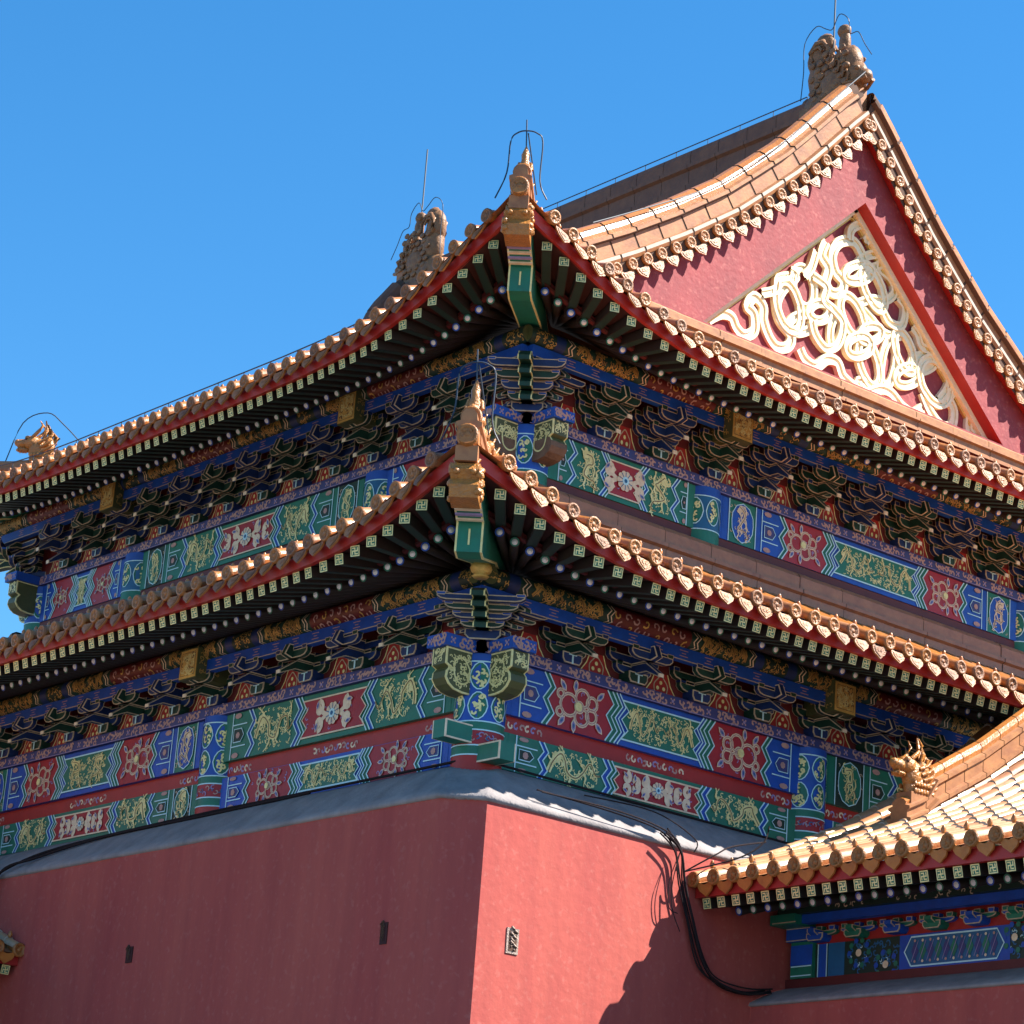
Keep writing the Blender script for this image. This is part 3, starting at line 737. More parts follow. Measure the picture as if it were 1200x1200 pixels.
CX = [0.0, 5.47, 12.23, 17.7]; CY = [0.0, 5.35, 11.5, 16.85]
UX = [2.18, 5.47, 12.23, 15.52]; UY = [2.18, 5.35, 11.5, 14.67]
def shift(c): c = list(c); c[0] += .2; c[-1] -= .2; return c
RL_, LL_ = Side(LOW, 'R'), Side(LOW, 'L'); RU, LU = Side(UPP, 'R'), Side(UPP, 'L')
side_all(RL_, True, shift(CX), [('B', 'A'), ('A', 'B'), ('B', 'A')], [0, .52, 0], [5, 7, 5])
side_all(LL_, True, shift(CY), [('A', 'B'), ('B', 'A'), ('A', 'B')], [0, .46, 0], [5, 7, 5])
side_all(RU, False, shift(UX), [('A', 'B'), ('B', 'A'), ('A', 'B')], [0, .52, 0], [3, 7, 3])
side_all(LU, False, shift(UY), [('B', 'A'), ('A', 'B'), ('B', 'A')], [0, .46, 0], [3, 7, 3])
for sd in (RL_, LL_, RU, LU): eave(sd); 
for st in (LOW, UPP):
    for wh in 'FE': eave(Side(st, wh), False); eave_tiles(Side(st, wh), False, 3.97 if st is LOW else (8.6 if wh == 'E' else 2.6))
eave_tiles(RL_); eave_tiles(LL_); eave_tiles(RU, top=2.62); 
# the long slope of the upper roof runs to the ridge; its cut-off ends meet the gables
def long_slope(sd, detail=True):
    eave_tiles(sd, detail, 2.62)
    m = M(); acr = sd.P(1, 0, 0) - sd.P(0, 0, 0); a, b = 2.78, LYY - 2.78
    ds = [2.5, 3.2, 3.8, 4.4, 5.04, 5.6, 6.04, 6.6, 7.24, 8.0, 8.6]
    def hol(t, d):
        k = max(0, min(1, (t - 6) / 7)); e = max(0, min(1, (8.9 - d) / 2.8)); return prof(UPP, d) - .80 * k * k * (3 - 2 * k) * e * e * (3 - 2 * e)
    m.grid([[sd.P(a + (b - a) * i / 10, 2.02 - d, hol(a + (b - a) * i / 10, d) - .03) for i in range(11)] for d in ds], TILE2, True)
    t = a + .1
    while t < b:
        halftube(m, [sd.P(t, 2.02 - d, hol(t, d)) for d in ds if d < 8.5], acr, .082, TILE, 6); t += PITCH_T
    return m.build('tile_slope', hall)
long_slope(LU); long_slope(Side(UPP, 'E'), False)
make_rafters()

# ------------------------------------------------------------------ corner work
def diagP(st, far=False):
    x0, y0, zb = st.x0, st.y0, st.zb; r2 = math.sqrt(.5)
    if far: y0 = st.y1
    def D(q, l, z):
        if far: return Vector((x0 - q * r2 + l * r2, y0 + q * r2 + l * r2, zb + z))
        return Vector((x0 - q * r2 + l * r2, y0 - q * r2 - l * r2, zb + z))
    return D
def dragon_head(m, a0, dv, lv, k=1.0):
    Z = Vector((0, 0, 1)); rot = Matrix((lv, dv, Z)).transposed()
    P = lambda a, z, l=0: a0 + dv * a * k + Z * z * k + lv * l * k
    for q, (a, z, ra, rz, rl) in enumerate(((-.10, .05, .24, .22, .13), (0, .22, .17, .20, .125), (.12, .33, .16, .13, .12), (.27, .31, .12, .085, .095), (.36, .33, .06, .06, .07), (.26, .20, .12, .04, .08), (-.18, .26, .10, .18, .10))):
        m.blob(P(a, z), rl * k, ra * k, rz * k, ORN, rot, 9, .06, q)
    for sx in (-1, 1):
        m.blob(P(.18, .40, sx * .08), .035 * k, .05 * k, .035 * k, ORN, rot, 6, .05, 1); m.blob(P(.20, .37, sx * .10), .022 * k, .022 * k, .022 * k, GAP, rot, 5, 0, 1)
        m.tube([P(.10, .42, sx * .07), P(.0, .52, sx * .10), P(-.06, .62, sx * .10), P(.0, .70, sx * .09)], .03 * k, ORN, 6, True, [.032 * k, .03 * k, .024 * k, .008 * k])
        for e in range(5): m.tube([P(-.02 - .04 * e, .30 - .07 * e, sx * .11), P(-.14 - .04 * e, .36 - .07 * e, sx * .14), P(-.24 - .03 * e, .46 - .08 * e, sx * .12)], .022 * k, ORN, 5, True, [.03 * k, .024 * k, .008 * k])
        for e in range(3): m.tube([P(.32 - .05 * e, .17, sx * .06), P(.33 - .05 * e, .24, sx * .07)], .01 * k, ORN, 4)
        for e in range(14): m.blob(P(-.26 + .055 * (e % 7), .0 + .09 * (e // 7), sx * .13), .02 * k, .035 * k, .035 * k, ORN, rot, 5, .1, e)
    for e in range(5): m.tube([P(-.05 - .05 * e, .36, 0), P(-.12 - .05 * e, .56 - .03 * e, .03 * (e % 2)), P(-.07 - .05 * e, .74 - .07 * e, 0)], .03 * k, ORN, 6, True, [.045 * k, .036 * k, .010 * k])
def corner(st, far=False):
    D = diagP(st, far); low = st is LOW; RB = 0.0 if low else .42
    col = column(Side(st, 'R' if not far else 'L'), 0 if not far else 99, low, True)
    # hip beam
    m = M(); W = .15
    g = (lambda q, z, l: D(q, l, z))
    dz = RB - .05
    p = [(-1, 1.25 + RB * .5), (1.2, 1.25 + RB), (2.72, 1.24 + RB), (2.72, 1.00 + RB), (2.2, .88 + RB), (2.12, .87 + RB), (2.12, .54 + RB), (1.9, .53 + RB * .95), (.55, .90 + RB * .6), (-1, 1.0 + RB * .3)]
    oext(m, g, p, -W, W, GREEN, .022, PGOLD)
    for a, b in ((0.05, .02), (-.05, -.02)): pass
    m.box(lambda a, b, c: D(a, b, c), 2.12, 2.128, -.010, .010, .62 + RB, .80 + RB, PGOLD)
    # pale waves under the tip
    for k in range(5):
        q0 = 2.17 + k * .105
        m.box(lambda a, b, c: D(a, b, c), q0, q0 + .06, -W * .98, W * .98, .868 + RB + k * .023, .985 + RB + k * .02, CREAM if k % 2 == 0 else LILAC)
    hr = m.build('hip_rafter', hall)
    # gilded vase under the beam
    m = M(); m.lathe(lambda a, b, c: D(.74 + a, b, c + .37 + RB * 1.25), [(.0, .30), (.08, .30), (.10, .32), (.07, .34), (.115, .375), (.128, .41), (.115, .45), (.07, .49), (.09, .52), (.1, .60)], GOLD, 14)
    m.build('vase_block', hr)
    # corner bracket cluster
    pr = M()
    f = (lambda t, o, z: D(o, t, z + .14))
    dou(pr, f, 0, -.1, 0, .42, .13, BBLUE, .016)
    th = .075 if low else .115
    for k in range(4):
        z = .10 + th * k; o1 = .30 + .17 * k
        pp = [(-.2, 0), (o1 - .06, 0), (o1 + .12, -.05), (o1 + .12, .01), (o1, th * .95), (-.2, th * .95)]
        oext(pr, lambda a, b, c: f(c, a, z + b), pp[::-1], -.085, .085, BGREEN, .015, PGOLD)
        pass
        L = .50 + .17 * k
        oext(pr, lambda a, b, c: f(a, o1 * .62 + c, z + b), arm(L, th * .98), -.045, .045, (BGREEN, BBLUE)[k % 2], .013)
        for sx in (-1, 1): dou(pr, f, sx * (L / 2 - .05), o1 * .62, z + th * .7, .11, .04, BLUE, .008)
    for sgn, sdn in ((1, 'R'), (-1, 'L')):
        sd = Side(st, sdn)
        for k in range(4):
            z = .14 + .10 + th * k; o1 = .14 + .11 * k; tt_ = (sd.t0 if not far else sd.t1)
            if far and sdn == 'R': sd = Side(st, 'F'); tt_ = sd.t0
            sgn2 = 1 if (not far or sd.w == 'F') else -1
            pp = [(-.1, 0), (o1 - .02, 0), (o1 + .12, -.05), (o1 + .12, -.01), (o1, th * .8), (-.1, th * .8)]
            oext(pr, lambda a, b, c: sd.P(tt_ + sgn2 * .15 + c, a, z + b), pp[::-1], -.05, .05, (BBLUE, BGREEN)[k % 2], .012)
            L = .5 + .16 * k
            oext(pr, lambda a, b, c: sd.P(tt_ + sgn2 * (L / 2 - .15 - o1 * .4) + a, o1 * .7 + c, z + b), arm(L, th * .8), -.04, .04, (BGREEN, BBLUE)[k % 2], .012)
    pr.build('corner_bracket', hall)
    # capped ends of the plate and the two carved beam ends crossing at the column
    m = M()
    x0, y0 = st.x0, (st.y0 if not far else st.y1); sy = -1 if not far else 1
    fl = (lambda a, b, c: Vector((x0 - a, y0 - sy * b, st.zb + c)))     # head pointing -X
    fr = (lambda a, b, c: Vector((x0 + b, y0 + sy * a, st.zb + c)))     # head pointing -Y (or +Y at the far corner)
    for kk, ff in enumerate((fl, fr)):
        m.box(ff, -.1, .50, .04 + .004 * kk, .39, .002 + .002 * kk, .142 - .002 * kk, BLUE)
        cloud_band(m, lambda u, v, h: ff(.50 + h, .04 + u, v), .35, .138)
        cloud_band(m, lambda u, v, h: ff(-.1 + u, .04 - h, v), .60, .138)
        hd = M(); 
        upp = [(-.1, 0), (.44, 0), (.44, -.20), (.38, -.23), (.42, -.28), (.43, -.36), (.38, -.43), (.30, -.48), (.18, -.50), (-.1, -.50)]
        worn = (not low) and (not far)
        body = OLIVE
        c0 = .085
        hp = [(a, b) for a, b in upp]
        oext(hd, lambda a, b, c: ff(a, c, b), hp, .345, c0, body, .02, PGOLD)
        hd.face([ff(.443, .11, -.02), ff(.443, .32, -.02), ff(.443, .32, -.18), ff(.443, .11, -.18)], OLIVE)
        sidef = (lambda u, v, h: ff(u, c0 - h, v))
        specks(hd, sidef, -.05, -.46, .46, .44, PGOLD, 90, 1, .032)
        specks(hd, lambda u, v, h: ff(.443 + h, .11 + u, -.18 + v), 0, 0, .21, .16, PGOLD, 22, 1, .03)
        rib(hd, sidef, [(.1, -.2), (.2, -.1), (.32, -.16), (.3, -.34), (.2, -.4), (.1, -.34), (.1, -.2)], .022, PGOLD, 3)
        if worn:
            oext(hd, lambda a, b, c: ff(a, c, b), [(-.05, -.24), (.385, -.24), (.43, -.30), (.44, -.365), (.39, -.44), (.305, -.492), (.18, -.512), (-.05, -.512)], .35, c0 - .006, BARE, .02, BARE)
        hd.build('carved_beam_end', col, 'carved beam end with its lower half worn to bare wood' if worn else None)
    m.build('plate_end', col)
    if low and not far:
        for kk, (ff, z0) in enumerate(((fl, -1.06), (fr, -1.28))):
            m = M(); oext(m, lambda a, b, c: ff(a, c, b), [(-.05, z0), (.42, z0), (.42, z0 + .21), (-.05, z0 + .21)], .02, .26, GREEN, .018, CREAM); m.build('tenon_end', col)
    # ridge on the hip, with tile ends stacked at the tip
    m = M()
    def hz(o): return roofz(Side(st, 'R'), st.x0 - o, o)
    pts = []; qs = [2.02, 1.7, 1.3, .9, .4, -.1, -.6, -1.1, -1.6] if low else [2.02, 1.7, 1.3, .9, .4, -.1, -.55]
    rows = []
    sec = [(-.11, -.05), (-.11, .12), (-.14, .14), (-.14, .18), (-.09, .20), (-.08, .28), (-.04, .33), (.04, .33), (.08, .28), (.09, .20), (.14, .18), (.14, .14), (.11, .12), (.11, -.05)]
    for o in qs: rows.append([D(o * 1.4142 * (1.03 if o > 1.9 else 1), l, hz(o) + z) for l, z in sec])
    m.grid(rows, TILE2, False); m.face(rows[0], TILE2)
    tipq = 2.08 * 1.4142; z0 = hz(2.02)
    tp = D(tipq, 0, z0 + .02)
    for (dq, dz_, r, L) in ((.06, .02, .115, .5), (-.16, .30, .115, .6)):
        c = D(tipq + dq, 0, z0 + dz_); c2 = D(tipq + dq - L, 0, z0 + dz_ - L * .25)
        m.tube([c2, c], r, TILE, 12); ff = (lambda a, b, cc, c=c: c + (D(0, 1, 0) - D(0, 0, 0)) * a + Vector((0, 0, 1)) * b + (D(1, 0, 0) - D(0, 0, 0)) * cc); disc_end(m, ff, r * 1.05)
        m.box(lambda a, b, c_: D(tipq + dq - .5 + a, b, z0 + dz_ - .28 + c_), 0, .46, -.12, .12, 0, .17, TILE2)
    hrg = m.build('hip_ridge', hall)
    # hollow dragon head over the beam tip
    m = M(); zc = 1.07 + RB * 1.12
    R_ = Matrix.Rotation(PI / 4, 3, 'Z')
    m.prism(lambda a, b, c: D(a, c, b), [(2.60, zc - .20), (2.92, zc - .18), (2.96, zc - .05), (2.90, zc + .03), (2.97, zc + .12), (2.92, zc + .20), (2.60, zc + .22)], -.155, .155, ORN)
    for i in range(16):
        q = 2.66 + .30 * random.random(); zz_ = zc + random.uniform(-.16, .20); l = .15 * random.choice((-1, 1)); c = D(q, l, zz_); m.blob(c, .045, .045, .045, ORN, None, 5, .2, i)
    for l in (-.09, .09): m.blob(D(2.95, l, zc + .10), .04, .04, .035, ORN, None, 6, .1, 1); m.tube([D(2.9, l, zc + .19), D(2.84, l * 1.5, zc + .27)], .02, ORN, 5)
    m.build('beam_tip_dragon', hr)
    # riding figure and running beasts along the hip ridge
    def figure(o, kind):
        q = o * 1.4142; z = hz(o) + .30; mm = M()
        a = D(q, 0, z)
        dv = (D(1, 0, 0) - D(0, 0, 0)); lv = (D(0, 1, 0) - D(0, 0, 0)); rot = Matrix((lv, dv, Vector((0, 0, 1)))).transposed()
        if kind == 0:
            mm.blob(a + Vector((0, 0, .06)), .09, .17, .09, ORN, rot, 8, .15, 2)
            mm.blob(a + dv * .15 + Vector((0, 0, .12)), .055, .07, .06, ORN, rot, 6, .15, 3)
            mm.tube([a + Vector((0, 0, .1)), a + Vector((0, 0, .22)), a + Vector((0, 0, .32)), a + Vector((0, 0, .40)), a + Vector((0, 0, .52))], .05, ORN, 8, True, [.09, .085, .05, .055, .006])
            for l in (-1, 1): mm.tube([a + lv * (.07 * l) + Vector((0, 0, .28)), a + lv * (.09 * l) + dv * .06 + Vector((0, 0, .16))], .025, ORN, 5)
            mm.blob(a - dv * .16 + Vector((0, 0, .16)), .04, .06, .12, ORN, rot, 6, .3, 1)
        else:
            mm.blob(a + Vector((0, 0, .10)), .075, .10, .15, ORN, rot, 7, .15, kind)
            mm.blob(a + dv * .07 + Vector((0, 0, .27)), .06, .085, .065, ORN, rot, 7, .2, kind)
            mm.blob(a + dv * .14 + Vector((0, 0, .25)), .04, .045, .035, ORN, rot, 5, .1, kind)
            for l in (-1, 1):
                mm.tube([a + lv * (.045 * l) + dv * .08 + Vector((0, 0, .14)), a + lv * (.05 * l) + dv * .11, ], .024, ORN, 5)
                mm.tube([a + lv * (.03 * l) + dv * .03 + Vector((0, 0, .31)), a + lv * (.05 * l) - dv * .03 + Vector((0, 0, .40))], .014, ORN, 5)
            mm.blob(a - dv * .10 + Vector((0, 0, .2)), .03, .05, .13, ORN, rot, 6, .3, kind)
        return mm
    if not far:
        figure(1.80, 0).build('ridge_rider', hrg, 'small figure riding a bird at the very tip of the hip ridge')
        for i, o in enumerate((1.30, .95, .60, .25, -.10) if low else (1.30, .95, .60)): figure(o, i + 1).build('ridge_beast', hrg)
    else:
        for i, o in enumerate((1.5, 1.1)): figure(o, i + 1).build('ridge_beast', hrg)
        big = M(); a = D(.18, 0, hz(.12) + .28); dv = (D(1, 0, 0) - D(0, 0, 0)); lv = (D(0, 1, 0) - D(0, 0, 0)); rot = Matrix((lv, dv, Vector((0, 0, 1)))).transposed()
        dragon_head(big, a + Vector((0, 0, .02)), dv, lv, 1.0)
        big.build('hip_ridge_dragon', hrg)
corner(LOW); corner(UPP); corner(UPP, True)

# ------------------------------------------------------------------ ridge strip at the foot of the upper storey, and at the foot of the gable
def ridge_strip(f, t0, t1, z0, hgt, name='apron_ridge', mt=None, joints=.82):
    mt = mt or APRON; h = hgt
    sec = [(.30, 0), (.30, .10 * h), (.22, .14 * h), (.22, .42 * h), (.27, .46 * h), (.27, .54 * h), (.19, .58 * h), (.19, .84 * h), (.15, .93 * h), (.06, 1.0 * h), (-.08, 1.0 * h)]
    m = M(); n = max(1, int((t1 - t0) / joints))
    for i in range(n):
        a = t0 + (t1 - t0) * i / n + .004; b = t0 + (t1 - t0) * (i + 1) / n - .004; j = random.uniform(-.006, .006)
        m.grid([[f(a, o + j, z0 + z) for o, z in sec], [f(b, o + j, z0 + z) for o, z in sec]], mt, False, matf=lambda i_, j_: GAP if j_ in (1, 5) else mt if j_ != 9 else TILE)
    m.grid([[f(t0, o - .012, z0 + z) for o, z in sec], [f(t1, o - .012, z0 + z) for o, z in sec]], GAP, False)
    return m.build(name, hall)
for sd in (RU, LU, Side(UPP, 'F'), Side(UPP, 'E')):
    ridge_strip(sd.P, sd.t0 - .2, sd.t1 + .2, 12.30 - UPP.zb, .64)
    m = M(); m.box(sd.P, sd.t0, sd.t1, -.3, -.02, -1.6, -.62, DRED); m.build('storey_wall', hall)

# ------------------------------------------------------------------ gable
TRACE = [
 [(6.25,16.7),(6.48,16.86),(6.69,16.88),(6.8,16.75),(6.96,16.69),(7.14,16.82),(7.12,17.06),(6.99,17.14),(7.11,17.32),(7.29,17.24),(7.31,17.04),(7.43,16.83),(7.6,16.72),(7.81,16.79),(7.87,16.97),(7.63,17.14),(7.56,17.37),(7.66,17.61),(7.91,17.9),(7.8,17.94)],
 [(8.49,18.64),(8.41,18.4),(8.56,18.24),(8.52,18.01),(8.64,17.89),(8.83,17.95),(8.88,18.13),(8.7,18.24),(8.63,18.48),(8.76,18.71),(9.04,18.83),(9.22,18.72),(9.3,18.53),(9.18,18.28),(9.02,18.18)],
 [(9.46,18.5),(9.42,18.4),(9.29,18.29),(9.12,18.21),(8.97,18.19),(8.91,18.24),(8.94,18.34),(9.07,18.45),(9.24,18.53),(9.39,18.55),(9.46,18.5)],
 [(8.96,18.82),(8.99,19),(9.2,19.14),(9.37,19.07),(9.28,18.89)],
 [(9.38,18.99),(9.57,18.94),(9.68,18.79),(9.63,18.6),(9.87,18.51),(9.96,18.32),(9.77,18.13),(9.48,18.06),(9.2,17.9)],
 [(9.69,18.31),(9.76,18.13),(9.73,17.99),(9.62,17.94),(9.46,18.01),(9.32,18.16),(9.25,18.34),(9.28,18.48),(9.39,18.53),(9.55,18.46),(9.69,18.31)],
 [(9.71,18.78),(9.67,18.69),(9.54,18.59),(9.37,18.51),(9.24,18.48),(9.18,18.51),(9.22,18.59),(9.35,18.7),(9.51,18.78),(9.65,18.81),(9.71,18.78)],
 [(8.01,17.48),(8.04,17.26),(7.97,17.09),(7.82,17.05),(7.67,17.13),(7.55,17.32),(7.52,17.53),(7.59,17.7),(7.73,17.75),(7.89,17.66),(8.01,17.48)],
 [(8.3,17.86),(8.3,17.68),(8.23,17.54),(8.1,17.5),(7.96,17.57),(7.88,17.72),(7.87,17.89),(7.94,18.03),(8.07,18.08),(8.21,18.01),(8.3,17.86)],
 [(8.32,17.34),(8.29,17.25),(8.17,17.14),(8.01,17.06),(7.87,17.05),(7.8,17.1),(7.84,17.19),(7.96,17.3),(8.12,17.38),(8.26,17.39),(8.32,17.34)],
 [(8.61,17.59),(8.58,17.5),(8.49,17.41),(8.36,17.36),(8.25,17.37),(8.2,17.43),(8.23,17.52),(8.33,17.61),(8.45,17.66),(8.56,17.65),(8.61,17.59)],
 [(8.24,18.01),(8.52,17.93),(8.49,17.71),(8.72,17.62),(8.89,17.47),(8.8,17.14),(8.57,16.99),(8.34,17.12),(8.25,17.32)],
 [(8.89,17.34),(8.84,17.19),(8.77,17.09),(8.7,17.09),(8.66,17.19),(8.66,17.35),(8.71,17.5),(8.79,17.6),(8.86,17.6),(8.9,17.5),(8.89,17.34)],
 [(9.3,17.75),(9.37,17.57),(9.33,17.42),(9.2,17.37),(9.04,17.42),(8.9,17.57),(8.83,17.75),(8.87,17.9),(9,17.95),(9.16,17.89),(9.3,17.75)],
 [(9.7,17.63),(9.68,17.54),(9.58,17.44),(9.44,17.37),(9.32,17.35),(9.25,17.38),(9.28,17.47),(9.37,17.57),(9.51,17.64),(9.64,17.66),(9.7,17.63)],
 [(9.48,17.37),(9.47,17.26),(9.36,17.15),(9.21,17.07),(9.07,17.05),(8.99,17.11),(9,17.22),(9.11,17.33),(9.26,17.41),(9.4,17.42),(9.48,17.37)],
 [(9.67,17.12),(9.71,16.92),(9.65,16.77),(9.53,16.73),(9.39,16.82),(9.27,17),(9.24,17.2),(9.29,17.35),(9.41,17.39),(9.55,17.3),(9.67,17.12)],
 [(10.04,17.18),(9.97,16.95),(9.87,16.82),(9.79,16.82),(9.74,16.97),(9.76,17.2),(9.82,17.43),(9.92,17.57),(10.01,17.57),(10.05,17.42),(10.04,17.18)],
 [(10.4,17.53),(10.44,17.35),(10.4,17.21),(10.29,17.17),(10.15,17.25),(10.04,17.4),(9.99,17.58),(10.03,17.71),(10.14,17.75),(10.28,17.68),(10.4,17.53)],
 [(9.72,17.98),(9.87,17.82),(10.13,17.85),(10.19,18.14),(10.03,18.26)],
 [(10.92,17.55),(10.88,17.46),(10.75,17.35),(10.59,17.27),(10.44,17.25),(10.38,17.3),(10.41,17.4),(10.54,17.5),(10.71,17.58),(10.86,17.6),(10.92,17.55)],
 [(10.55,17.23),(10.53,17.13),(10.43,17.03),(10.28,16.95),(10.14,16.93),(10.07,16.98),(10.08,17.08),(10.19,17.19),(10.34,17.27),(10.48,17.28),(10.55,17.23)],
 [(11.19,17.33),(11.23,17.12),(11.14,16.94),(10.96,16.86),(10.76,16.92),(10.6,17.08),(10.56,17.29),(10.65,17.46),(10.83,17.54),(11.03,17.49),(11.19,17.33)],
 [(8.03,16.82),(8.15,16.69),(8.37,16.66),(8.58,16.83),(8.8,16.85),(8.92,16.68),(9.15,16.59),(9.38,16.55),(9.72,16.72),(9.95,16.72),(10.18,16.59),(10.42,16.55),(10.62,16.69)],
 [(10.64,16.95),(10.82,16.71),(11.07,16.56),(11.3,16.63),(11.34,16.87),(11.23,17.05),(11.4,17.23),(11.62,17.16),(11.69,16.93),(11.68,16.67),(11.85,16.62),(12.09,16.79),(12.21,16.65),(12.29,16.54)],
 [(10.36,17.89),(10.48,17.82),(10.58,17.66),(10.79,17.64),(10.99,17.49),(11.2,17.43),(11.18,17.2),(10.99,16.93)],
 [(7.24,17.41),(7.5,17.55),(7.54,17.73),(7.75,17.84)],
 [(8.05,17.94),(8.18,18.11),(8.27,18.4)],
 [(8.97,17.95),(9.2,17.9),(9.44,17.81),(9.79,17.63),(10.14,17.69)],
 [(9.5,16.53),(9.26,16.7),(9.49,16.73),(9.84,16.55)],
]
GX = 8.85; GY = 2.76
BT = [(8.85, 20.86), (8.55, 20.56), (7.89, 19.85), (7.37, 19.31), (6.8, 18.8), (6.19, 18.27), (5.21, 17.56), (4.26, 16.94), (3.6, 16.55), (2.9, 16.12)]
def sm(x): x = max(0.0, min(1.0, x)); return x * x * (3 - 2 * x)
DIP = [0]
def gz(x): return -.72 * DIP[0] * sm((abs(x - GX) + .8) / 2.6) + interp(sorted([(GX - abs(a - GX), b) for a, b in BT]), GX - abs(x - GX))
for far in (0, 1):
    yy = (lambda y: LYY - y) if far else (lambda y: y); DIP[0] = far
    m = M(); N = 40; x0, x1 = 3.2, 2 * GX - 3.2
    # wall with triangular recess: panel corners
    PB, PT_, zb0 = 6.3, 19.45, 15.9
    pl = (5.75, 16.45); pr_ = (2 * GX + .35 - 5.75, 16.45); pt_ = (GX + .15, 19.45)
    V = lambda x, z, y=GY: Vector((x, yy(y), z))
    def edge_left(i): x = lerp(x0, pt_[0], i / N); return (x, gz(x) - .02)
    def edge_right(i): x = lerp(pt_[0], x1, i / N); return (x, gz(x) - .02)
    for i in range(N):
        a, b = edge_left(i), edge_left(i + 1)
        ia = (lerp(pl[0], pt_[0], i / N), lerp(pl[1], pt_[1], i / N)); ib = (lerp(pl[0], pt_[0], (i + 1) / N), lerp(pl[1], pt_[1], (i + 1) / N))
        m.face([V(*a), V(*b), V(*ib), V(*ia)], GABLE)
        a, b = edge_right(i), edge_right(i + 1)
        ia = (lerp(pt_[0], pr_[0], i / N), lerp(pt_[1], pr_[1], i / N)); ib = (lerp(pt_[0], pr_[0], (i + 1) / N), lerp(pt_[1], pr_[1], (i + 1) / N))
        m.face([V(*a), V(*b), V(*ib), V(*ia)], GABLE)
    m.face([V(x0, zb0), V(x0, gz(x0)), V(*pl), V(pl[0], zb0)], GABLE); m.face([V(pl[0], zb0), V(pr_[0], zb0), V(pr_[0], pr_[1]), V(*pl)], GABLE); m.face([V(x1, zb0), V(x1, gz(x1)), V(*pr_), V(pr_[0], zb0)], GABLE)
    dp = GY + .32
    m.face([V(pl[0], pl[1], dp), V(pr_[0], pr_[1], dp), V(pt_[0], pt_[1], dp)], GABLE)
    for a, b in ((pl, pt_), (pt_, pr_), (pr_, pl)): m.face([V(*a), V(*b), V(b[0], b[1], dp), V(a[0], a[1], dp)], RED)
    gw = m.build('gable_wall', hall)
    # gilt frame moulding inside the recess
    m = M()
    def bar(a, b, w_, d0, d1, mt):
        dx, dz = b[0] - a[0], b[1] - a[1]; L = math.hypot(dx, dz); nx, nz = -dz / L, dx / L
        cx_, cz_ = (pl[0] + pr_[0] + pt_[0]) / 3, (pl[1] + pr_[1] + pt_[1]) / 3
        if (cx_ - a[0]) * nx + (cz_ - a[1]) * nz < 0: nx, nz = -nx, -nz
        P_ = [V(a[0], a[1], d0), V(b[0], b[1], d0), V(b[0] + nx * w_, b[1] + nz * w_, d0), V(a[0] + nx * w_, a[1] + nz * w_, d0)]
        Q_ = [V(a[0], a[1], d1), V(b[0], b[1], d1), V(b[0] + nx * w_, b[1] + nz * w_, d1), V(a[0] + nx * w_, a[1] + nz * w_, d1)]
        m.face(P_, mt)
        for i in range(4): j = (i + 1) % 4; m.face([P_[i], P_[j], Q_[j], Q_[i]], mt)
    for a, b in ((pl, pt_), (pt_, pr_)):
        bar(a, b, .09, dp - .12, dp - .001, KNOT); bar(a, b, .13, dp - .05, dp - .002, GOLD)
    m.build('gable_frame', gw)
    # interlaced gilt ribbons
    m = M()
    def ribbon(pts, w_=.185, t_=.035, y0=0.0, closed=False):
        pts = spline(pts, 6)
        A, B = [], []
        for i, p in enumerate(pts):
            a = pts[max(i - 1, 0)]; b = pts[min(i + 1, len(pts) - 1)]
            if closed and i in (0, len(pts) - 1): a = pts[-2]; b = pts[1]
            dx, dz = b[0] - a[0], b[1] - a[1]; L = math.hypot(dx, dz) or 1
            A.append((p[0] - dz / L * w_ / 2, p[1] + dx / L * w_ / 2)); B.append((p[0] + dz / L * w_ / 2, p[1] - dx / L * w_ / 2))
        RC[0] += 1; f0 = dp - t_ - y0 - (RC[0] % 11) * .0023; f1 = dp - .001; NN = len(pts); ramp = lambda r_, y_: [V(*a, y_ - .004 * i / NN) for i, a in enumerate(r_)]
        C1 = [(lerp(a[0], b[0], .3), lerp(a[1], b[1], .3)) for a, b in zip(A, B)]; C2 = [(lerp(a[0], b[0], .7), lerp(a[1], b[1], .7)) for a, b in zip(A, B)]
        rows = [[V(*a, f1) for a in A], ramp(A, f0), ramp(C1, f0), ramp(C1, f0 + .02), ramp(C2, f0 + .02), ramp(C2, f0), ramp(B, f0), [V(*a, f1) for a in B]]
        m.grid(rows, KNOT, False)
    for q, tr in enumerate(TRACE): ribbon([(9.15 + (x - 9.15) * 1.05, 17.4 + (z - 17.4) * 1.05) for x, z in tr], w_=.175 if len(tr) > 12 else .15, closed=(abs(tr[0][0] - tr[-1][0]) < .02 and abs(tr[0][1] - tr[-1][1]) < .02), y0=.009 * (q % 4))
    m.build('gilt_ribbon_relief', gw)
    # barge tiles
    m = M()
    yo = 2.58
    for sx in (-1, 1):
        # arc-length stepping
        pts = [(GX + sx * (GX - (GX - abs(0))) , 0)]
        s_ = []; xx = 0.0; cur = .10; last = (GX, gz(GX)); acc = 0; target = .18
        while xx < 5.55:
            xx += .01; p = (GX + sx * xx, gz(GX + sx * xx)); acc += math.hypot(p[0] - last[0], p[1] - last[1]); last = p
            if acc >= target: s_.append(p); target += .318
        def nrm(x):
            dz = (gz(x + .05) - gz(x - .05)) / .1; L = math.hypot(1, dz); return Vector((1 / L, 0, dz / L)), Vector((-dz / L, 0, 1 / L))
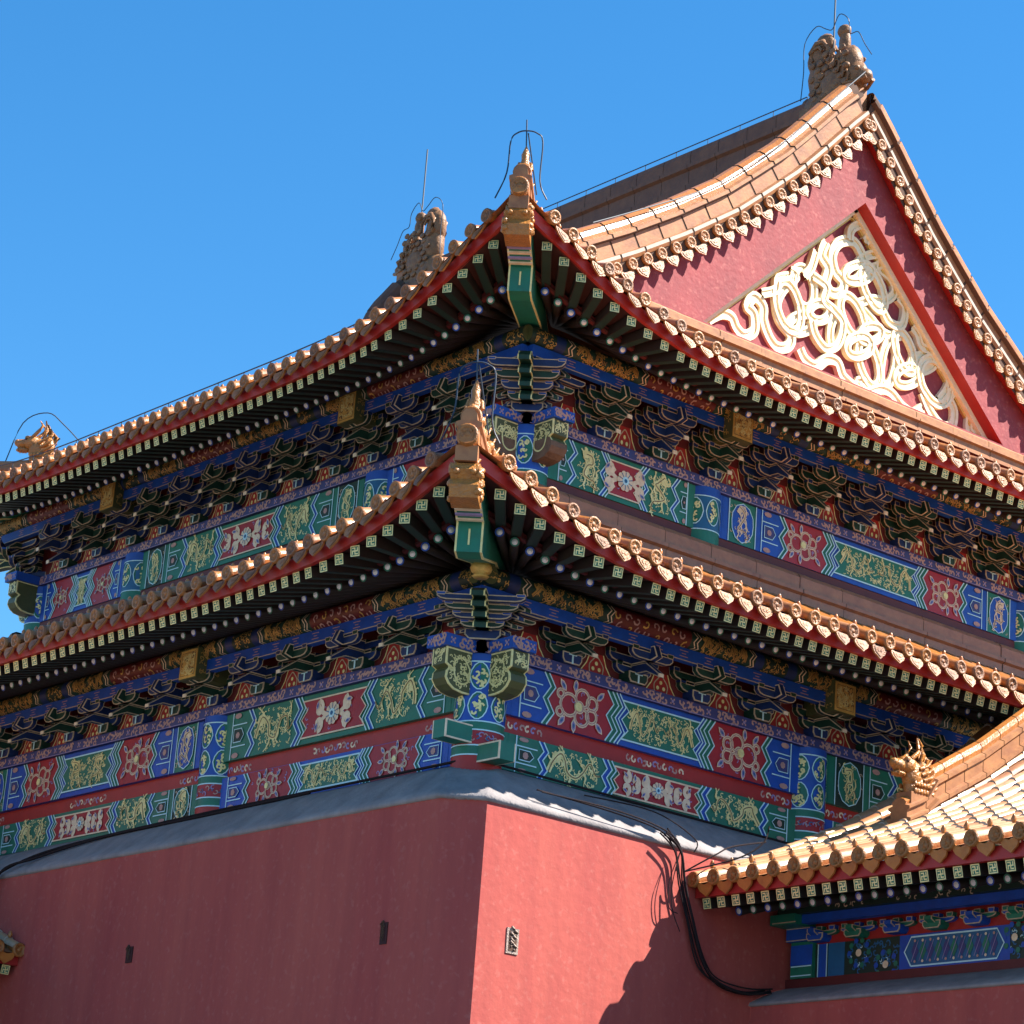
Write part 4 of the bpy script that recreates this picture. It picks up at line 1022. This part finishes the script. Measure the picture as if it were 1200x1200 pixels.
        for i, (x, z) in enumerate(s_):
            tv, nv = nrm(x); c = Vector((x, yy(yo), z)) + nv * -.12; inn = Vector((0, 1 if not far else -1, 0))
            c2 = c + inn * .35 + nv * .05
            n = 8
            rows = [[p + tv * (.085 * math.cos(2 * PI * k / n)) + nv * (.085 * math.sin(2 * PI * k / n)) for k in range(n)] for p in (c, c2)]
            m.grid(rows, TILE, True, cu=True)
            disc_end(m, lambda a, b, cc, c=c: c + tv * a + nv * b - inn * (cc + .008), .092)
            m.tube([c + inn * .14 + nv * .08, c + inn * .14 + nv * .14, c + inn * .14 + nv * .17], .02, TILE, 6, True, [.02, .034, .012])
            x2 = x + sx * .14 * abs(tv.x); tv2, nv2 = nrm(x2); c = Vector((x2, yy(yo + .02), gz(x2))) + nv2 * -.19
            drip(m, lambda a, b, cc, c=c: c + tv2 * a + nv2 * b * 1.0 - inn * (cc - b * .2), .225, .18)
        # mortar bed behind tile ends
        rows = [[], [], [], []]
        for i in range(41):
            x = GX + sx * 5.6 * i / 40; tv, nv = nrm(x); b = Vector((x, 0, gz(x)))
            for j, (y, q) in enumerate(((2.75, -.22), (2.615, -.27), (2.615, -.03), (3.3, -.0))): p = b + nv * q; rows[j].append(Vector((p.x, yy(y), p.z)))
        m.grid(rows, TILE2, False, matf=lambda i_, j_: RED if i_ == 0 else GAP)
    m.build('barge_tiles', hall)
    # layered ridge down each gable slope
    for sx in (-1, 1):
        m = M()
        sec = [(2.60, -.05), (2.57, .0), (2.57, .05), (2.68, .07), (2.68, .28), (2.60, .30), (2.60, .35), (2.67, .38), (2.67, .43), (2.69, .50), (2.75, .56), (2.83, .58), (2.91, .56), (2.97, .50), (2.99, .40), (2.99, .0)]
        n = 13; xe = 5.75
        def kf(x): return 1.0 if not far else max(.12, 1 - .88 * max(0, min(1, (abs(x - GX) - .4) / 1.3)))
        def under(x):
            dz = (gz(x + .05) - gz(x - .05)) / .1; L = math.hypot(1, dz); nv = Vector((-dz / L, 0, 1 / L)); b_ = Vector((x, 0, gz(x)))
            return [Vector(((b_ + nv * (z * kf(x) - .008)).x, yy(y + (.008 if y < 2.83 else -.008)), (b_ + nv * (z * kf(x) - .008)).z)) for y, z in sec]
        m.grid([under(GX + sx * (.02 + xe * i / 60)) for i in range(61)], GAP, False)
        for i in range(n):
            a = .02 + xe * i / n + .006; b = xe * (i + 1) / n - .006
            rows = []
            for k in range(4):
                x = GX + sx * lerp(a, b, k / 3); dz = (gz(x + .05) - gz(x - .05)) / .1; L = math.hypot(1, dz)
                if abs(x - GX) < .2: dz = -sx * 1.0; L = math.hypot(1, dz)
                nv = Vector((-dz / L, 0, 1 / L)); base = Vector((x, 0, gz(x)))
                rows.append([Vector(((base + nv * (z * kf(x))).x, yy(y), (base + nv * (z * kf(x))).z)) for y, z in sec])
            m.grid(rows, TILE2, False, matf=lambda i_, j_: MORT if j_ in (1,) else RIDGE if far else TILE if j_ >= 7 else TILE2)
            if i == 0: m.face(rows[0], TILE2)
        m.build('gable_ridge', hall)
    ridge_strip(lambda t, o, z: Vector((t, yy(2.78 - o), z)), 2.6, 2 * GX - 2.6, 15.97, .41, mt=TILE2)

# main ridge
DIP[0] = 0
m = M(); y0, y1 = 3.2, LYY - 3.2
sec = [(.20, 20.62), (.20, 20.78), (.14, 20.82), (.14, 21.05), (.19, 21.09), (.19, 21.15), (.12, 21.19), (.12, 21.36), (.10, 21.44), (0, 21.5), (-.10, 21.44), (-.12, 21.36), (-.12, 21.19), (-.19, 21.15), (-.19, 21.09), (-.14, 21.05), (-.14, 20.82), (-.20, 20.78), (-.20, 20.62)]
n = 16
for i in range(n):
    a = lerp(y0, y1, i / n) + .005; b = lerp(y0, y1, (i + 1) / n) - .005
    m.grid([[Vector((GX - x, y, z)) for x, z in sec] for y in (a, b)], RIDGE, False)
m.grid([[Vector((GX - x * .93, y, z)) for x, z in sec] for y in (y0, y1)], GAP, False)
mrg = m.build('main_ridge', hall)
# ridge-end dragons
def chiwen(far):
    m = M(); yy = (lambda y: LYY - y + .25) if far else (lambda y: y)
    f = (lambda a, b, c: Vector((GX + c, yy(a), b)))
    for q, (y, z, ry, rz, rx) in enumerate(((3.62, 21.25, .40, .42, .21), (3.30, 21.55, .42, .42, .23), (3.62, 21.80, .30, .45, .20), (3.70, 22.18, .25, .36, .16), (3.60, 22.42, .20, .20, .13), (3.06, 21.86, .27, .36, .20), (2.92, 21.62, .26, .25, .19), (2.72, 21.55, .15, .13, .13), (3.17, 22.30, .11, .24, .09), (3.19, 22.52, .13, .12, .10), (3.95, 21.35, .10, .22, .12))):
        m.blob(f(3.35 + (y - 3.35) * .98, 20.95 + (z - 20.95) * .98, 0), rx * .95, ry * .93, rz * .94, CHIW, None, 12, .05, q)
    m.box(f, 3.0, 3.95, 20.8, 21.3, -.17, .17, CHIW)
    random.seed(5)
    for sx in (-1, 1):
        for i in range(0, 70, 2):      # scales in rough rows
            a = 2.98 + .088 * (i % 9) + random.uniform(-.02, .02); b = 21.25 + .12 * (i // 9) + .05 * (i % 2); m.blob(f(a, b, sx * .185), .022, .075, .055, CHIW, None, 5, .1, i)
        for k in range(4): m.tube([f(2.95 + .10 * k + .07 * math.cos(q), 21.55 + .13 * k + .10 * math.sin(q), sx * .20) for q in (0, 1, 2, 3, 4, 5)], .022, CHIW, 5)
        m.tube([f(3.60 + .20 * math.cos(q), 22.15 + .25 * math.sin(q), sx * .13) for q in (-1.2, -.4, .4, 1.2, 2.0, 2.8, 3.6, 4.2)], .04, CHIW, 6, True, [.05, .05, .05, .045, .04, .035, .03, .02])
        m.tube([f(3.64 + .12 * math.cos(q), 22.18 + .13 * math.sin(q), sx * .15) for q in (-1, 0, 1, 2, 3)], .03, CHIW, 6)
        m.blob(f(2.96, 21.74, sx * .18), .06, .07, .06, CHIW, None, 7, .05, 1); m.blob(f(2.78, 21.66, sx * .12), .05, .05, .05, CHIW, None, 6, .1, 2)
        m.tube([f(3.02, 21.90, sx * .15), f(3.12, 22.02, sx * .18), f(3.14, 22.14, sx * .15)], .03, CHIW, 6, True, [.04, .03, .01])
        m.tube([f(2.62, 21.48, sx * .08), f(2.8, 21.42, sx * .15), f(3.0, 21.44, sx * .19)], .035, CHIW, 6)
    m.box(f, 2.84, 3.02, 20.75, 21.42, -.18, .18, TILE2)
    m.build('ridge_dragon', mrg)
chiwen(False); chiwen(True)

# ------------------------------------------------------------------ wall below
CO = .75; A_ = -.36
def plan(off, cham, x1=LX, y1=LYY):
    o = off
    return [(-o, y1 + o), (-o, cham), (cham, -o), (x1 + o, -o), (x1 + o, y1 + o)]
m = M(); zs = [7.88, 5.5, 3.0, 0.0]
rows = []
for z in zs:
    off = CO + (7.88 - z) * .010; rows.append([Vector((x, y, z)) for x, y in plan(off, A_ - (7.88 - z) * .010)])
# subdivide horizontally is unnecessary; close the loop
m.grid([r + r[:1] for r in rows], WALL, False)
wallo = m.build('wall', hall)
m = M()
prf = [(-.06, 8.50, 0), (.08, 8.455, .1), (.28, 8.35, .35), (.48, 8.19, .65), (.66, 8.02, .9), (.775, 7.93, 1.0), (.775, 7.885, 1.0), (.75, 7.875, 1.0)]
rows = []
for off, z, k in prf:
    ch = -off + .39; rows.append([Vector((x, y, z)) for x, y in plan(off, ch)])
def sub(r, n=24):
    out = []
    for a, b in zip(r, r[1:] + r[:1]):
        for i in range(n): p = a.lerp(b, i / n); out.append(p + Vector((random.uniform(-.004, .004), random.uniform(-.004, .004), random.uniform(-.005, .005))))
    return out + [out[0]]
m.grid([sub(r) for r in rows], COPE, True); m.build('wall_coping', hall)
# carved vent bricks
def vent(P3, ux, nrm, w_, h_, pale):
    m = M(); f = (lambda a, b, c: P3 + ux * a + Vector((0, 0, 1)) * b + nrm * c)
    m.box(f, -w_ / 2, w_ / 2, -h_ / 2, h_ / 2, -.05, .012, CARV if pale else DARKR)
    e = .03
    m.box(f, -w_ / 2 + e, w_ / 2 - e, -h_ / 2 + e, h_ / 2 - e, .0, .016, DARKR if not pale else GAP)
    for k in range(7): 
        c = f(random.uniform(-.6, .6) * (w_ / 2 - e), (k / 6 - .5) * (h_ - 3 * e), .018); m.tube([c, c + ux * .04 + Vector((0, 0, .03)), c + ux * -.01 + Vector((0, 0, .06))], .014, CARV if pale else GAP, 5)
    m.build('vent_brick', wallo, 'pale carved vent brick with scroll work' if pale else None)
vent(Vector((.12, -.765, 6.41)), Vector((1, 0, 0)), Vector((0, -1, 0)), .17, .28, True)
vent(Vector((-.765, .37, 6.44)), Vector((0, 1, 0)), Vector((-1, 0, 0)), .12, .24, False)
vent(Vector((-.765, 5.56, 6.59)), Vector((0, 1, 0)), Vector((-1, 0, 0)), .14, .20, False)

# ------------------------------------------------------------------ low wings joined to the hall
def wing(name, label, P, length, ncol, group=None, tiles_up=7.0, chui=1.25):
    """P(t,o,z): t away from the hall, o out over the eave; z absolute"""
    root = thing(name, label, 'wing building', tuple(P(length / 2, -2, 0)), group)
    bpy.context.view_layer.update()
    inv = Matrix.Translation(-Vector(root.location))
    def B(m, nm):
        o = m.build(nm); o.parent = root; o.matrix_parent_inverse = inv; return o
    acr = P(1, 0, 0) - P(0, 0, 0); outv = P(0, 1, 0) - P(0, 0, 0); Z = Vector((0, 0, 1))
    OE = 1.65; pit = .3205
    pr = [(0, 7.56), (1.2, 8.02), (2.4, 8.58), (3.5, 9.22), (4.5, 9.92), (5.5, 10.75), (6.2, 11.4)]
    rz = lambda d, t: interp(pr, d) + .012 * max(0, 1 - d / 2) * max(0, t - 1)
    m = M(); ds = [0, .6, 1.2, 1.8, 2.4, 3, 3.5, 4, 4.5, 5, 5.5, 6.2]
    m.grid([[P(length * i / 10, OE - d, rz(d, length * i / 10) - .05) for i in range(11)] for d in ds], TILE2, True)
    t = .06; k = 0
    while t < length:
        jj = random.uniform(-.008, .008)
        d = 0.0; first = True
        while d < 6.1:
            e = min(d + .30, 6.2); pts = [P(t + jj, OE - d, rz(d, t) + .012), P(t + jj, OE - e - .01, rz(e, t) - .004 + random.uniform(-.003, .003))]
            halftube(m, pts, acr, .083 + (.004 if k % 2 else 0), STRAW if random.random() < .75 else TILE2, 6)
            q = [pts[0] + acr * (.083 * math.cos(PI * a / 6)) + Z * (.083 * math.sin(PI * a / 6)) for a in range(7)]
            m.face(q, MORT); d = e
        f0 = P(t + jj, OE, rz(0, t))
        m.grid([[p + acr * (.083 * math.cos(PI + PI * q / 6)) + Z * (.083 * math.sin(PI + PI * q / 6)) for q in range(7)] for p in (f0, P(t + jj, OE - .2, rz(.2, t)))], TILE, True)
        disc_end(m, lambda a, b, c, f0=f0: f0 + acr * a + Z * b + outv * (c + .01), .094)
        kp = P(t, OE - .28, rz(.28, t) + .08); m.tube([kp, kp + Z * .04, kp + Z * .09], .02, TILE, 6, True, [.02, .034, .01])
        t2 = t + pit / 2
        g0 = P(t2, OE - .02, rz(0, t2) - .04); drip(m, lambda a, b, c, g0=g0: g0 + acr * a + Z * b + outv * outv * (c - b * .25), .225, .16)
        t += pit; k += 1
    B(m, 'tile_slope')
    # far slope
    m = M(); m.grid([[P(length * i / 10, OE - 6.2 - d, 11.35 - d * .6) for i in range(11)] for d in (0, 2, 4, 6)], TILE2, True); B(m, 'tile_slope')
    # sloping ridge near the hall with a dragon at its foot
    m = M()
    sec = [(-.15, -.06), (-.15, .07), (-.19, .09), (-.19, .14), (-.13, .17), (-.13, .30), (-.17, .33), (-.17, .38), (-.10, .41), (-.11, .47), (-.07, .53), (0, .56), (.07, .53), (.11, .47), (.10, .41), (.17, .38), (.17, .33), (.13, .30), (.13, .17), (.19, .14), (.19, .09), (.15, .07), (.15, -.06)]
    d = 2.36; n = 12
    for i in range(n):
        a = lerp(2.14, 6.2, i / n); b = lerp(2.14, 6.2, (i + 1) / n) - .012; rows = []
        for q in (a, (a + b) / 2, b):
            s_ = 1.0; rows.append([P(chui + l, OE - q, rz(q, 0) + z * (1 if q > 2.55 else .62)) for l, z in sec])
        m.grid(rows, TILE2, False, matf=lambda i_, j_: MORT if j_ in (4, 16) and i % 3 == 0 else (TILE if j_ in (8, 9, 10, 11, 12, 13) else TILE2)); m.face(rows[0], TILE2); m.face(rows[-1], GAP)
    B(m, 'sloping_ridge')
    m = M(); q = 2.36; a0 = P(chui, OE - q, rz(q, 0) + .33); dv = outv; lv = acr; rot = Matrix((lv, dv, Z)).transposed()
    m.box(lambda a, b, c: a0 + dv * a + lv * b + Z * c, -.26, .14, -.12, .12, -.32, .0, TILE2); dragon_head(m, a0 + Z * .02, dv, lv, .92)
    B(m, 'ridge_dragon')
    # eave boards, soffit, rafters
    m = M(); m.box(P, 0, length, OE - .16, OE - .09, 7.365, 7.51, RED); B(m, 'eave_board')
    m = M(); m.grid([[P(0, OE - .1, 7.372), P(length, OE - .1, 7.372)], [P(0, .7, 7.60), P(length, .7, 7.60)], [P(0, -.3, 8.0), P(length, -.3, 8.0)]], DARKR, False); B(m, 'soffit_boarding')
    protos = {}
    t = .14; i = 0
    while t < min(length, 7.5):
        for kind, nm, a, c in (('fly', 'flying_rafter', P(t, OE - .15, 7.30), P(t, .75, 7.48)), ('round', 'round_rafter', P(t, .98, 7.30), P(t, -.2, 7.72))):
            key = (kind, i % 2)
            if key not in protos: mm = M(); rafter_geo(mm, kind, i % 2, Matrix.Identity(4)); o = mm.build(nm); protos[key] = o
            else: o = protos[key].copy(); COL.objects.link(o)
            o.parent = root; o.matrix_parent_inverse = inv; o.matrix_world = rmat(a, c)
        t += .236; i += 1
    # purlin, tie beam, brackets, painted beam
    m = M(); m.box(P, .1, length, .12, .30, 7.36, 7.54, DGREEN); 
    f = (lambda u, v, h: P(.2 + u, .30 + h, 7.37 + v)); specks(m, f, 0, 0, length - .3, .16, EDGE, int(length * 9), 1, .035)
    B(m, 'eave_purlin')
    m = M(); m.box(P, .1, length, .10, .22, 7.26, 7.36, BLUE); B(m, 'tie_beam')
    m = M(); m.box(P, .1, length, -.3, -.02, 7.08, 7.9, RED)
    f = (lambda u, v, h: P(u, -.02 + h, 7.09 + v)); B(m, 'backing_board')
    prb = {}; t = .55; i = 0
    while t < min(length, 9):
        if i % 2 not in prb:
            mm = M(); f = (lambda a, b, c: Vector((a, -b, c))); c1, c2 = ((BLUE, GREEN), (GREEN, BLUE))[i % 2]
            dou(mm, f, 0, .02, 0, .26, .09, c1, .012)
            oext(mm, lambda a, b, c: f(a, c, .075 + b), arm(.52, .055), -.03, .05, c2, .010); 
            for s_ in (-.2, 0, .2): dou(mm, f, s_, .02, .125, .09, .055, c1 if s_ else c2, .008)
            oext(mm, lambda a, b, c: f(c, a, .06 + b), [(-.1, 0), (.14, 0), (.2, .03), (.2, .07), (-.1, .07)][::-1], -.06, .06, c1, .010)
            o = mm.build('bracket_set'); prb[i % 2] = o
        else: o = prb[i % 2].copy(); COL.objects.link(o)
        o.parent = root; o.matrix_parent_inverse = inv
        X = acr.copy(); Y = -outv
        o.matrix_world = Matrix(((X.x, Y.x, 0, 0), (X.y, Y.y, 0, 0), (0, 0, 1, 0), (0, 0, 0, 1))) ; o.matrix_world.translation = P(t, 0, 7.10)
        mt_ = o.matrix_world.copy(); mt_.translation = P(t, 0, 7.10); o.matrix_world = mt_
        t += .60; i += 1
    m = M(); m.box(P, .45, length, -.3, 0, 6.69, 7.08, DGREEN)
    f = (lambda u, v, h: P(u, h, 6.69 + v)); H = .39
    for ub in (.5, 5.2):
        poly(m, f, [(ub, 0), (ub + .14, 0), (ub + .14, H), (ub, H)], BLUE, 1)
        for e in (ub, ub + .14): rib(m, f, [(e, 0), (e, H)], .014, LINE, 2, False)
        poly(m, f, [(ub + .16, 0), (ub + .42, 0), (ub + .42, H), (ub + .16, H)], TEAL, 1)
        for u0, w_ in ((ub + .45, .85), (ub + 2.75, 1.0)):
            specks(m, f, u0, 0, w_, H, TEAL, int(60 * w_), 1, .04); specks(m, f, u0, 0, w_, H, LINE, int(12 * w_), 2, .02)
            for cu_, cv_ in ((u0 + .2, H * .62), (u0 + .62, H * .2)):
                for k in range(10): disc(m, f, cu_ + .15 * math.cos(k * .628), cv_ + .15 * math.sin(k * .628), .035, BLUE if k % 2 else GREEN, 3, 6)
                disc(m, f, cu_, cv_, .045, CREAM, 5, 10)
        u0 = ub + 1.45; w_ = 1.25
        pp = [(u0, .03), (u0 + w_, .03), (u0 + w_ + .1, H / 2), (u0 + w_, H - .03), (u0, H - .03), (u0 - .1, H / 2)]
        poly(m, f, [(u0 - .18, 0), (u0 + w_ + .18, 0), (u0 + w_ + .18, H), (u0 - .18, H)], BLUE, 1); poly(m, f, pp, TEAL, 2); rib(m, f, pp + pp[:1], .018, LINE, 3, False)
        for k in range(11):
            c = u0 + .06 + k * (w_ - .1) / 10
            poly(m, f, [(c - .055, H / 2), (c, H * .22), (c + .055, H / 2), (c, H * .78)], (PURP, GREEN)[k % 2], 4)
            for q in (.2, .8): disc(m, f, c, H * q, .018, CREAM if k % 2 else PINKG, 5, 6)
            rib(m, f, [(c - .05, H * .2), (c + .05, H * .8)], .008, LILAC, 5, False)
    B(m, 'painted_beam')
    m = M(); m.box(P, .10, .45, -.3, .05, 6.69, 7.12, GREEN); m.box(P, .06, .47, -.2, .10, 7.12, 7.24, BLUE); m.box(P, .02, .42, -.2, .34, 7.24, 7.36, GREEN)
    f = (lambda u, v, h: P(u, .05 + h, v)); poly(m, f, [(.10, 6.84), (.45, 6.84), (.45, 7.08), (.10, 7.08)], BLUE, 1)
    for v in (6.72, 6.83): rib(m, f, [(.11, v), (.44, v)], .014, LINE, 2, False)
    for zt_, o_ in ((7.13, .10), (7.23, .10), (7.26, .34)): rib(m, lambda u, v, h: P(u, o_ + h, v), [(.06, zt_), (.44, zt_)], .012, EDGE, 1, False)
    B(m, 'end_post')
    m = M(); m.box(P, -.02, length, -.3, .02, 6.58, 6.69, DRED); B(m, 'sill_board')
    m = M(); m.grid([[P(length * i / 20, o, z + random.uniform(-.003, .003)) for i in range(21)] for o, z in ((-.02, 6.60), (.2, 6.53), (.42, 6.43), (.60, 6.34), (.62, 6.30), (.58, 6.29))], COPE, True); B(m, 'wall_coping')
    m = M(); m.grid([[P(length * i / 4, o, z) for i in range(5)] for o, z in ((.58, 6.295), (.61, 3), (.64, 0))], WALL, False); B(m, 'wall')
    return root
WINGX = 4.38
wing('gallery_wing', 'low side wing with sunlit amber roof running out from the right face of the hall', lambda t, o, z: Vector((WINGX - o, -.77 - t, z - .02 - (.04 if z < 7.15 else 0))), 12.0, 3)
dzl = -.72
wl = wing('gallery_wing', 'shaded roof end of a second low wing at the left edge of the photo', lambda t, o, z: Vector((-.77 - t, 9.85 - o, z + (dzl if z > 3 else 0))), 8.0, 2, None)

# ------------------------------------------------------------------ conductors, cables
def wire(name, pts, r, mt, label, cat, group=None, n=5, smooth=True):
    p0 = Vector(pts[0]); ps = [tuple(Vector(p) - p0) for p in pts]
    if smooth and len(ps) > 2: ps = spline(ps, 5)
    m = M(); m.tube([Vector(p) for p in ps], r, mt, n); o = m.build(name); o.location = p0
    return tag(o, label, cat, group)
wire('lightning_rod', [(GX, 3.42, 22.15), (GX, 3.42, 24.0)], .014, ROD, 'thin lightning rod rising from the dragon at the near ridge end', 'lightning rod', None, 6, False)
wire('lightning_rod', [(GX, LYY - 2.95, 21.9), (GX, LYY - 2.95, 23.9)], .014, ROD, 'thin lightning rod behind the distant ridge dragon left of the upper corner', 'lightning rod', None, 6, False)
# conductor along the main ridge on short posts
m = M(); pts = [Vector((GX, lerp(3.95, LYY - 3.9, i / 12), 21.60)) for i in range(13)]; m.tube(pts, .010, WIRE, 5)
for p in pts: m.tube([p - Vector((0, 0, .14)), p], .008, WIRE, 4)
tag(m.build('ridge_conductor'), 'dark lightning conductor wire along the top of the main ridge', 'wire')
m = M(); pts = [Vector((4.1 + 0 * i, 0, 0)) for i in range(1)]
pts = [Vector((x, 2.83, gz(x) + .74 * 1.0)) for x in (GX + .25, GX + .8, GX + 1.6, GX + 2.4, GX + 3.2, GX + 4.0, GX + 4.8)]; m.tube(pts, .010, WIRE, 5)
for p in pts: m.tube([p - Vector((0, 0, .14)), p], .008, WIRE, 4)
tag(m.build('ridge_conductor'), 'dark conductor wire down the right hand slope of the gable', 'wire')
m = M(); pts = [Vector((x, 2.62 - s * .02, gz(x) + .78 - s)) for x, s in ((GX - .1, 0), (GX - .9, .02), (GX - 2.0, .12), (GX - 3.2, .18), (GX - 4.4, .12), (GX - 5.4, .1))]; m.tube([Vector(p) for p in spline([tuple(p) for p in pts], 5)], .010, ROD, 5)
tag(m.build('ridge_conductor'), 'pale conductor wire sagging along the left slope of the gable ridge', 'wire')
# conductor along the upper left eave
sdu = LU; m = M(); pts = []
for i in range(45):
    t = lerp(sdu.t0 - .6, sdu.t1 + .9, i / 44); pts.append(sdu.P(t, 1.5, roofz(sdu, t, 1.5) + .27))
m.tube(pts, .010, WIRE, 5)
for p in pts[::2]: m.tube([p - Vector((0, 0, .22)), p], .007, WIRE, 4)
tag(m.build('eave_conductor'), 'dark conductor wire above the tiles of the upper left eave', 'wire')
def tip_hoop(st, label):
    D = diagP(st); z0 = roofz(Side(st, 'R'), st.x0 - 1.8, 1.8); q = 1.8 * 1.4142
    m = M()
    P_ = [(-.34, .0), (-.22, .35), (-.20, .78), (-.12, .90), (0, .93), (.12, .90), (.2, .78), (.2, .25), (.30, .0)]
    pts = [D(q, l, z0 + z + .1) for l, z in P_]; m.tube([Vector(p) for p in spline([tuple(p) for p in pts], 5)], .010, WIRE, 5)
    m.tube([D(q, -.02, z0 + 1.18), D(q, .0, z0 + .78)], .009, WIRE, 5); m.tube([D(q, .01, z0 + 1.0), D(q - .3, .14, z0 + .3)], .009, WIRE, 5)
    tag(m.build('tip_conductor'), label, 'wire')
tip_hoop(UPP, 'dark wire hoop framing the figure on the upper roof corner')
tip_hoop(LOW, 'dark wire hoop around the figure on the lower roof corner')
def chi_hoop(yf, label):
    m = M(); pts = [(yf(4.0), 21.5), (yf(3.96), 22.0), (yf(3.96), 22.5), (yf(3.72), 22.72), (yf(3.5), 22.6), (yf(3.36), 22.55), (yf(3.22), 22.76), (yf(3.02), 22.6), (yf(2.98), 22.34), (yf(2.8), 22.3), (yf(2.66), 22.05), (yf(2.5), 21.8)]
    m.tube([Vector((GX - .1, *p)) for p in spline(pts, 4)], .008, WIRE, 5); tag(m.build('tip_conductor'), label, 'wire')
chi_hoop(lambda y: y, 'dark wire looping over the near ridge dragon')
chi_hoop(lambda y: LYY - y + .25, 'dark wire looping over the distant ridge dragon')
D3 = diagP(UPP, True)
m = M(); m.tube([Vector(p) for p in spline([tuple(D3(q, 0, z)) for q, z in ((1.6, 2.1), (1.2, 2.35), (.9, 2.2), (.75, 2.1), (.5, 2.9), (.1, 3.1), (-.2, 2.9), (-.5, 2.62))], 5)], .010, WIRE, 5)
tag(m.build('tip_conductor'), 'dark wire looping over the dragon at the far left of the upper eave', 'wire')
# cables on the wall
yw = -.83
main = [(.4, yw + .12, 8.14), (1.43, yw + .02, 8.10), (2.2, yw, 7.99), (2.45, yw, 7.80), (2.53, yw, 7.45), (2.70, yw, 7.01), (2.90, yw, 6.60), (3.15, yw, 6.40), (3.6, yw, 6.36), (4.0, yw, 6.44)]
m = M(); random.seed(3)
for k in range(7):
    a = random.uniform(-.05, .05); b = random.uniform(-.04, .04)
    ps = [(x + a + random.uniform(-.02, .02), y - .03 * (k % 3), z + b + random.uniform(-.02, .02)) for x, y, z in main[0 if k < 2 else 2:]]
    m.tube([Vector(p) for p in spline(ps, 5)], .010, CABLE, 5)
for k, (dx, zb_) in enumerate(((-.08, 7.3), (-.03, 7.1))):
    m.tube([Vector(p) for p in spline([(2.45, yw - .05, 7.83), (2.38 + dx, yw - .05, 7.45), (2.40 + dx, yw - .04, 7.15), (2.55 + dx, yw - .03, zb_ - .2)], 6)], .006, CABLE, 5)
m.tube([Vector(p) for p in spline([(1.3, -.45, 8.30), (2.2, -.65, 8.26), (2.66, yw - .05, 8.0), (2.66, yw - .05, 7.84)], 6)], .009, CABLE, 5)
tag(m.build('cable_bundle'), 'drooping bundle of black cables on the sunlit wall beside the right wing', 'cables')
m = M()
m.tube([Vector(p) for p in spline([(2.48, -.93, 7.58), (2.8, -1.1, 7.82), (3.2, -.95, 8.0), (3.9, -.8, 8.2)], 6)], .010, CABLE, 5)
m.tube([Vector(p) for p in spline([(2.48, -.93, 7.58), (2.95, -1.3, 7.78), (3.25, -1.4, 8.0), (3.35, -1.4, 8.22)], 6)], .010, CABLE, 5)
tag(m.build('cable'), 'thin pair of cables lying over the end of the right wing roof', 'cables')
m = M()
m.tube([Vector(p) for p in spline([(-.08, .2, 8.50), (-.10, 3, 8.48), (-.13, 5.5, 8.46), (-.42, 8.2, 8.28), (-.80, 8.92, 7.98), (-.84, 9.1, 7.8)], 6)], .018, CABLE, 5)
m.tube([Vector(p) for p in spline([(-.09, 3.0, 8.47), (-.27, 5.2, 8.38), (-.36, 7.2, 8.33), (-.6, 8.4, 8.14), (-.83, 8.95, 7.95), (-.84, 9.05, 7.4), (-.86, 9.1, 5.0)], 6)], .02, CABLE, 5)
tag(m.build('cable'), 'dark cables sagging along the coping of the shaded left wall', 'cables')
m = M()
m.tube([Vector(p) for p in spline([(.1, -.10, 8.50), (2.5, -.10, 8.47), (5.2, -.10, 8.46), (7.5, -.12, 8.46)], 6)], .016, CABLE, 5)
tag(m.build('cable'), 'dark cable along the top of the coping under the right hand beams', 'cables')

# ------------------------------------------------------------------ ground
m = M(); R_ = 6000
m.face([Vector((-R_, -R_, 0)), Vector((R_, -R_, 0)), Vector((R_, R_, 0)), Vector((-R_, R_, 0))], PAVE)
g = m.build('ground'); g['kind'] = 'structure'
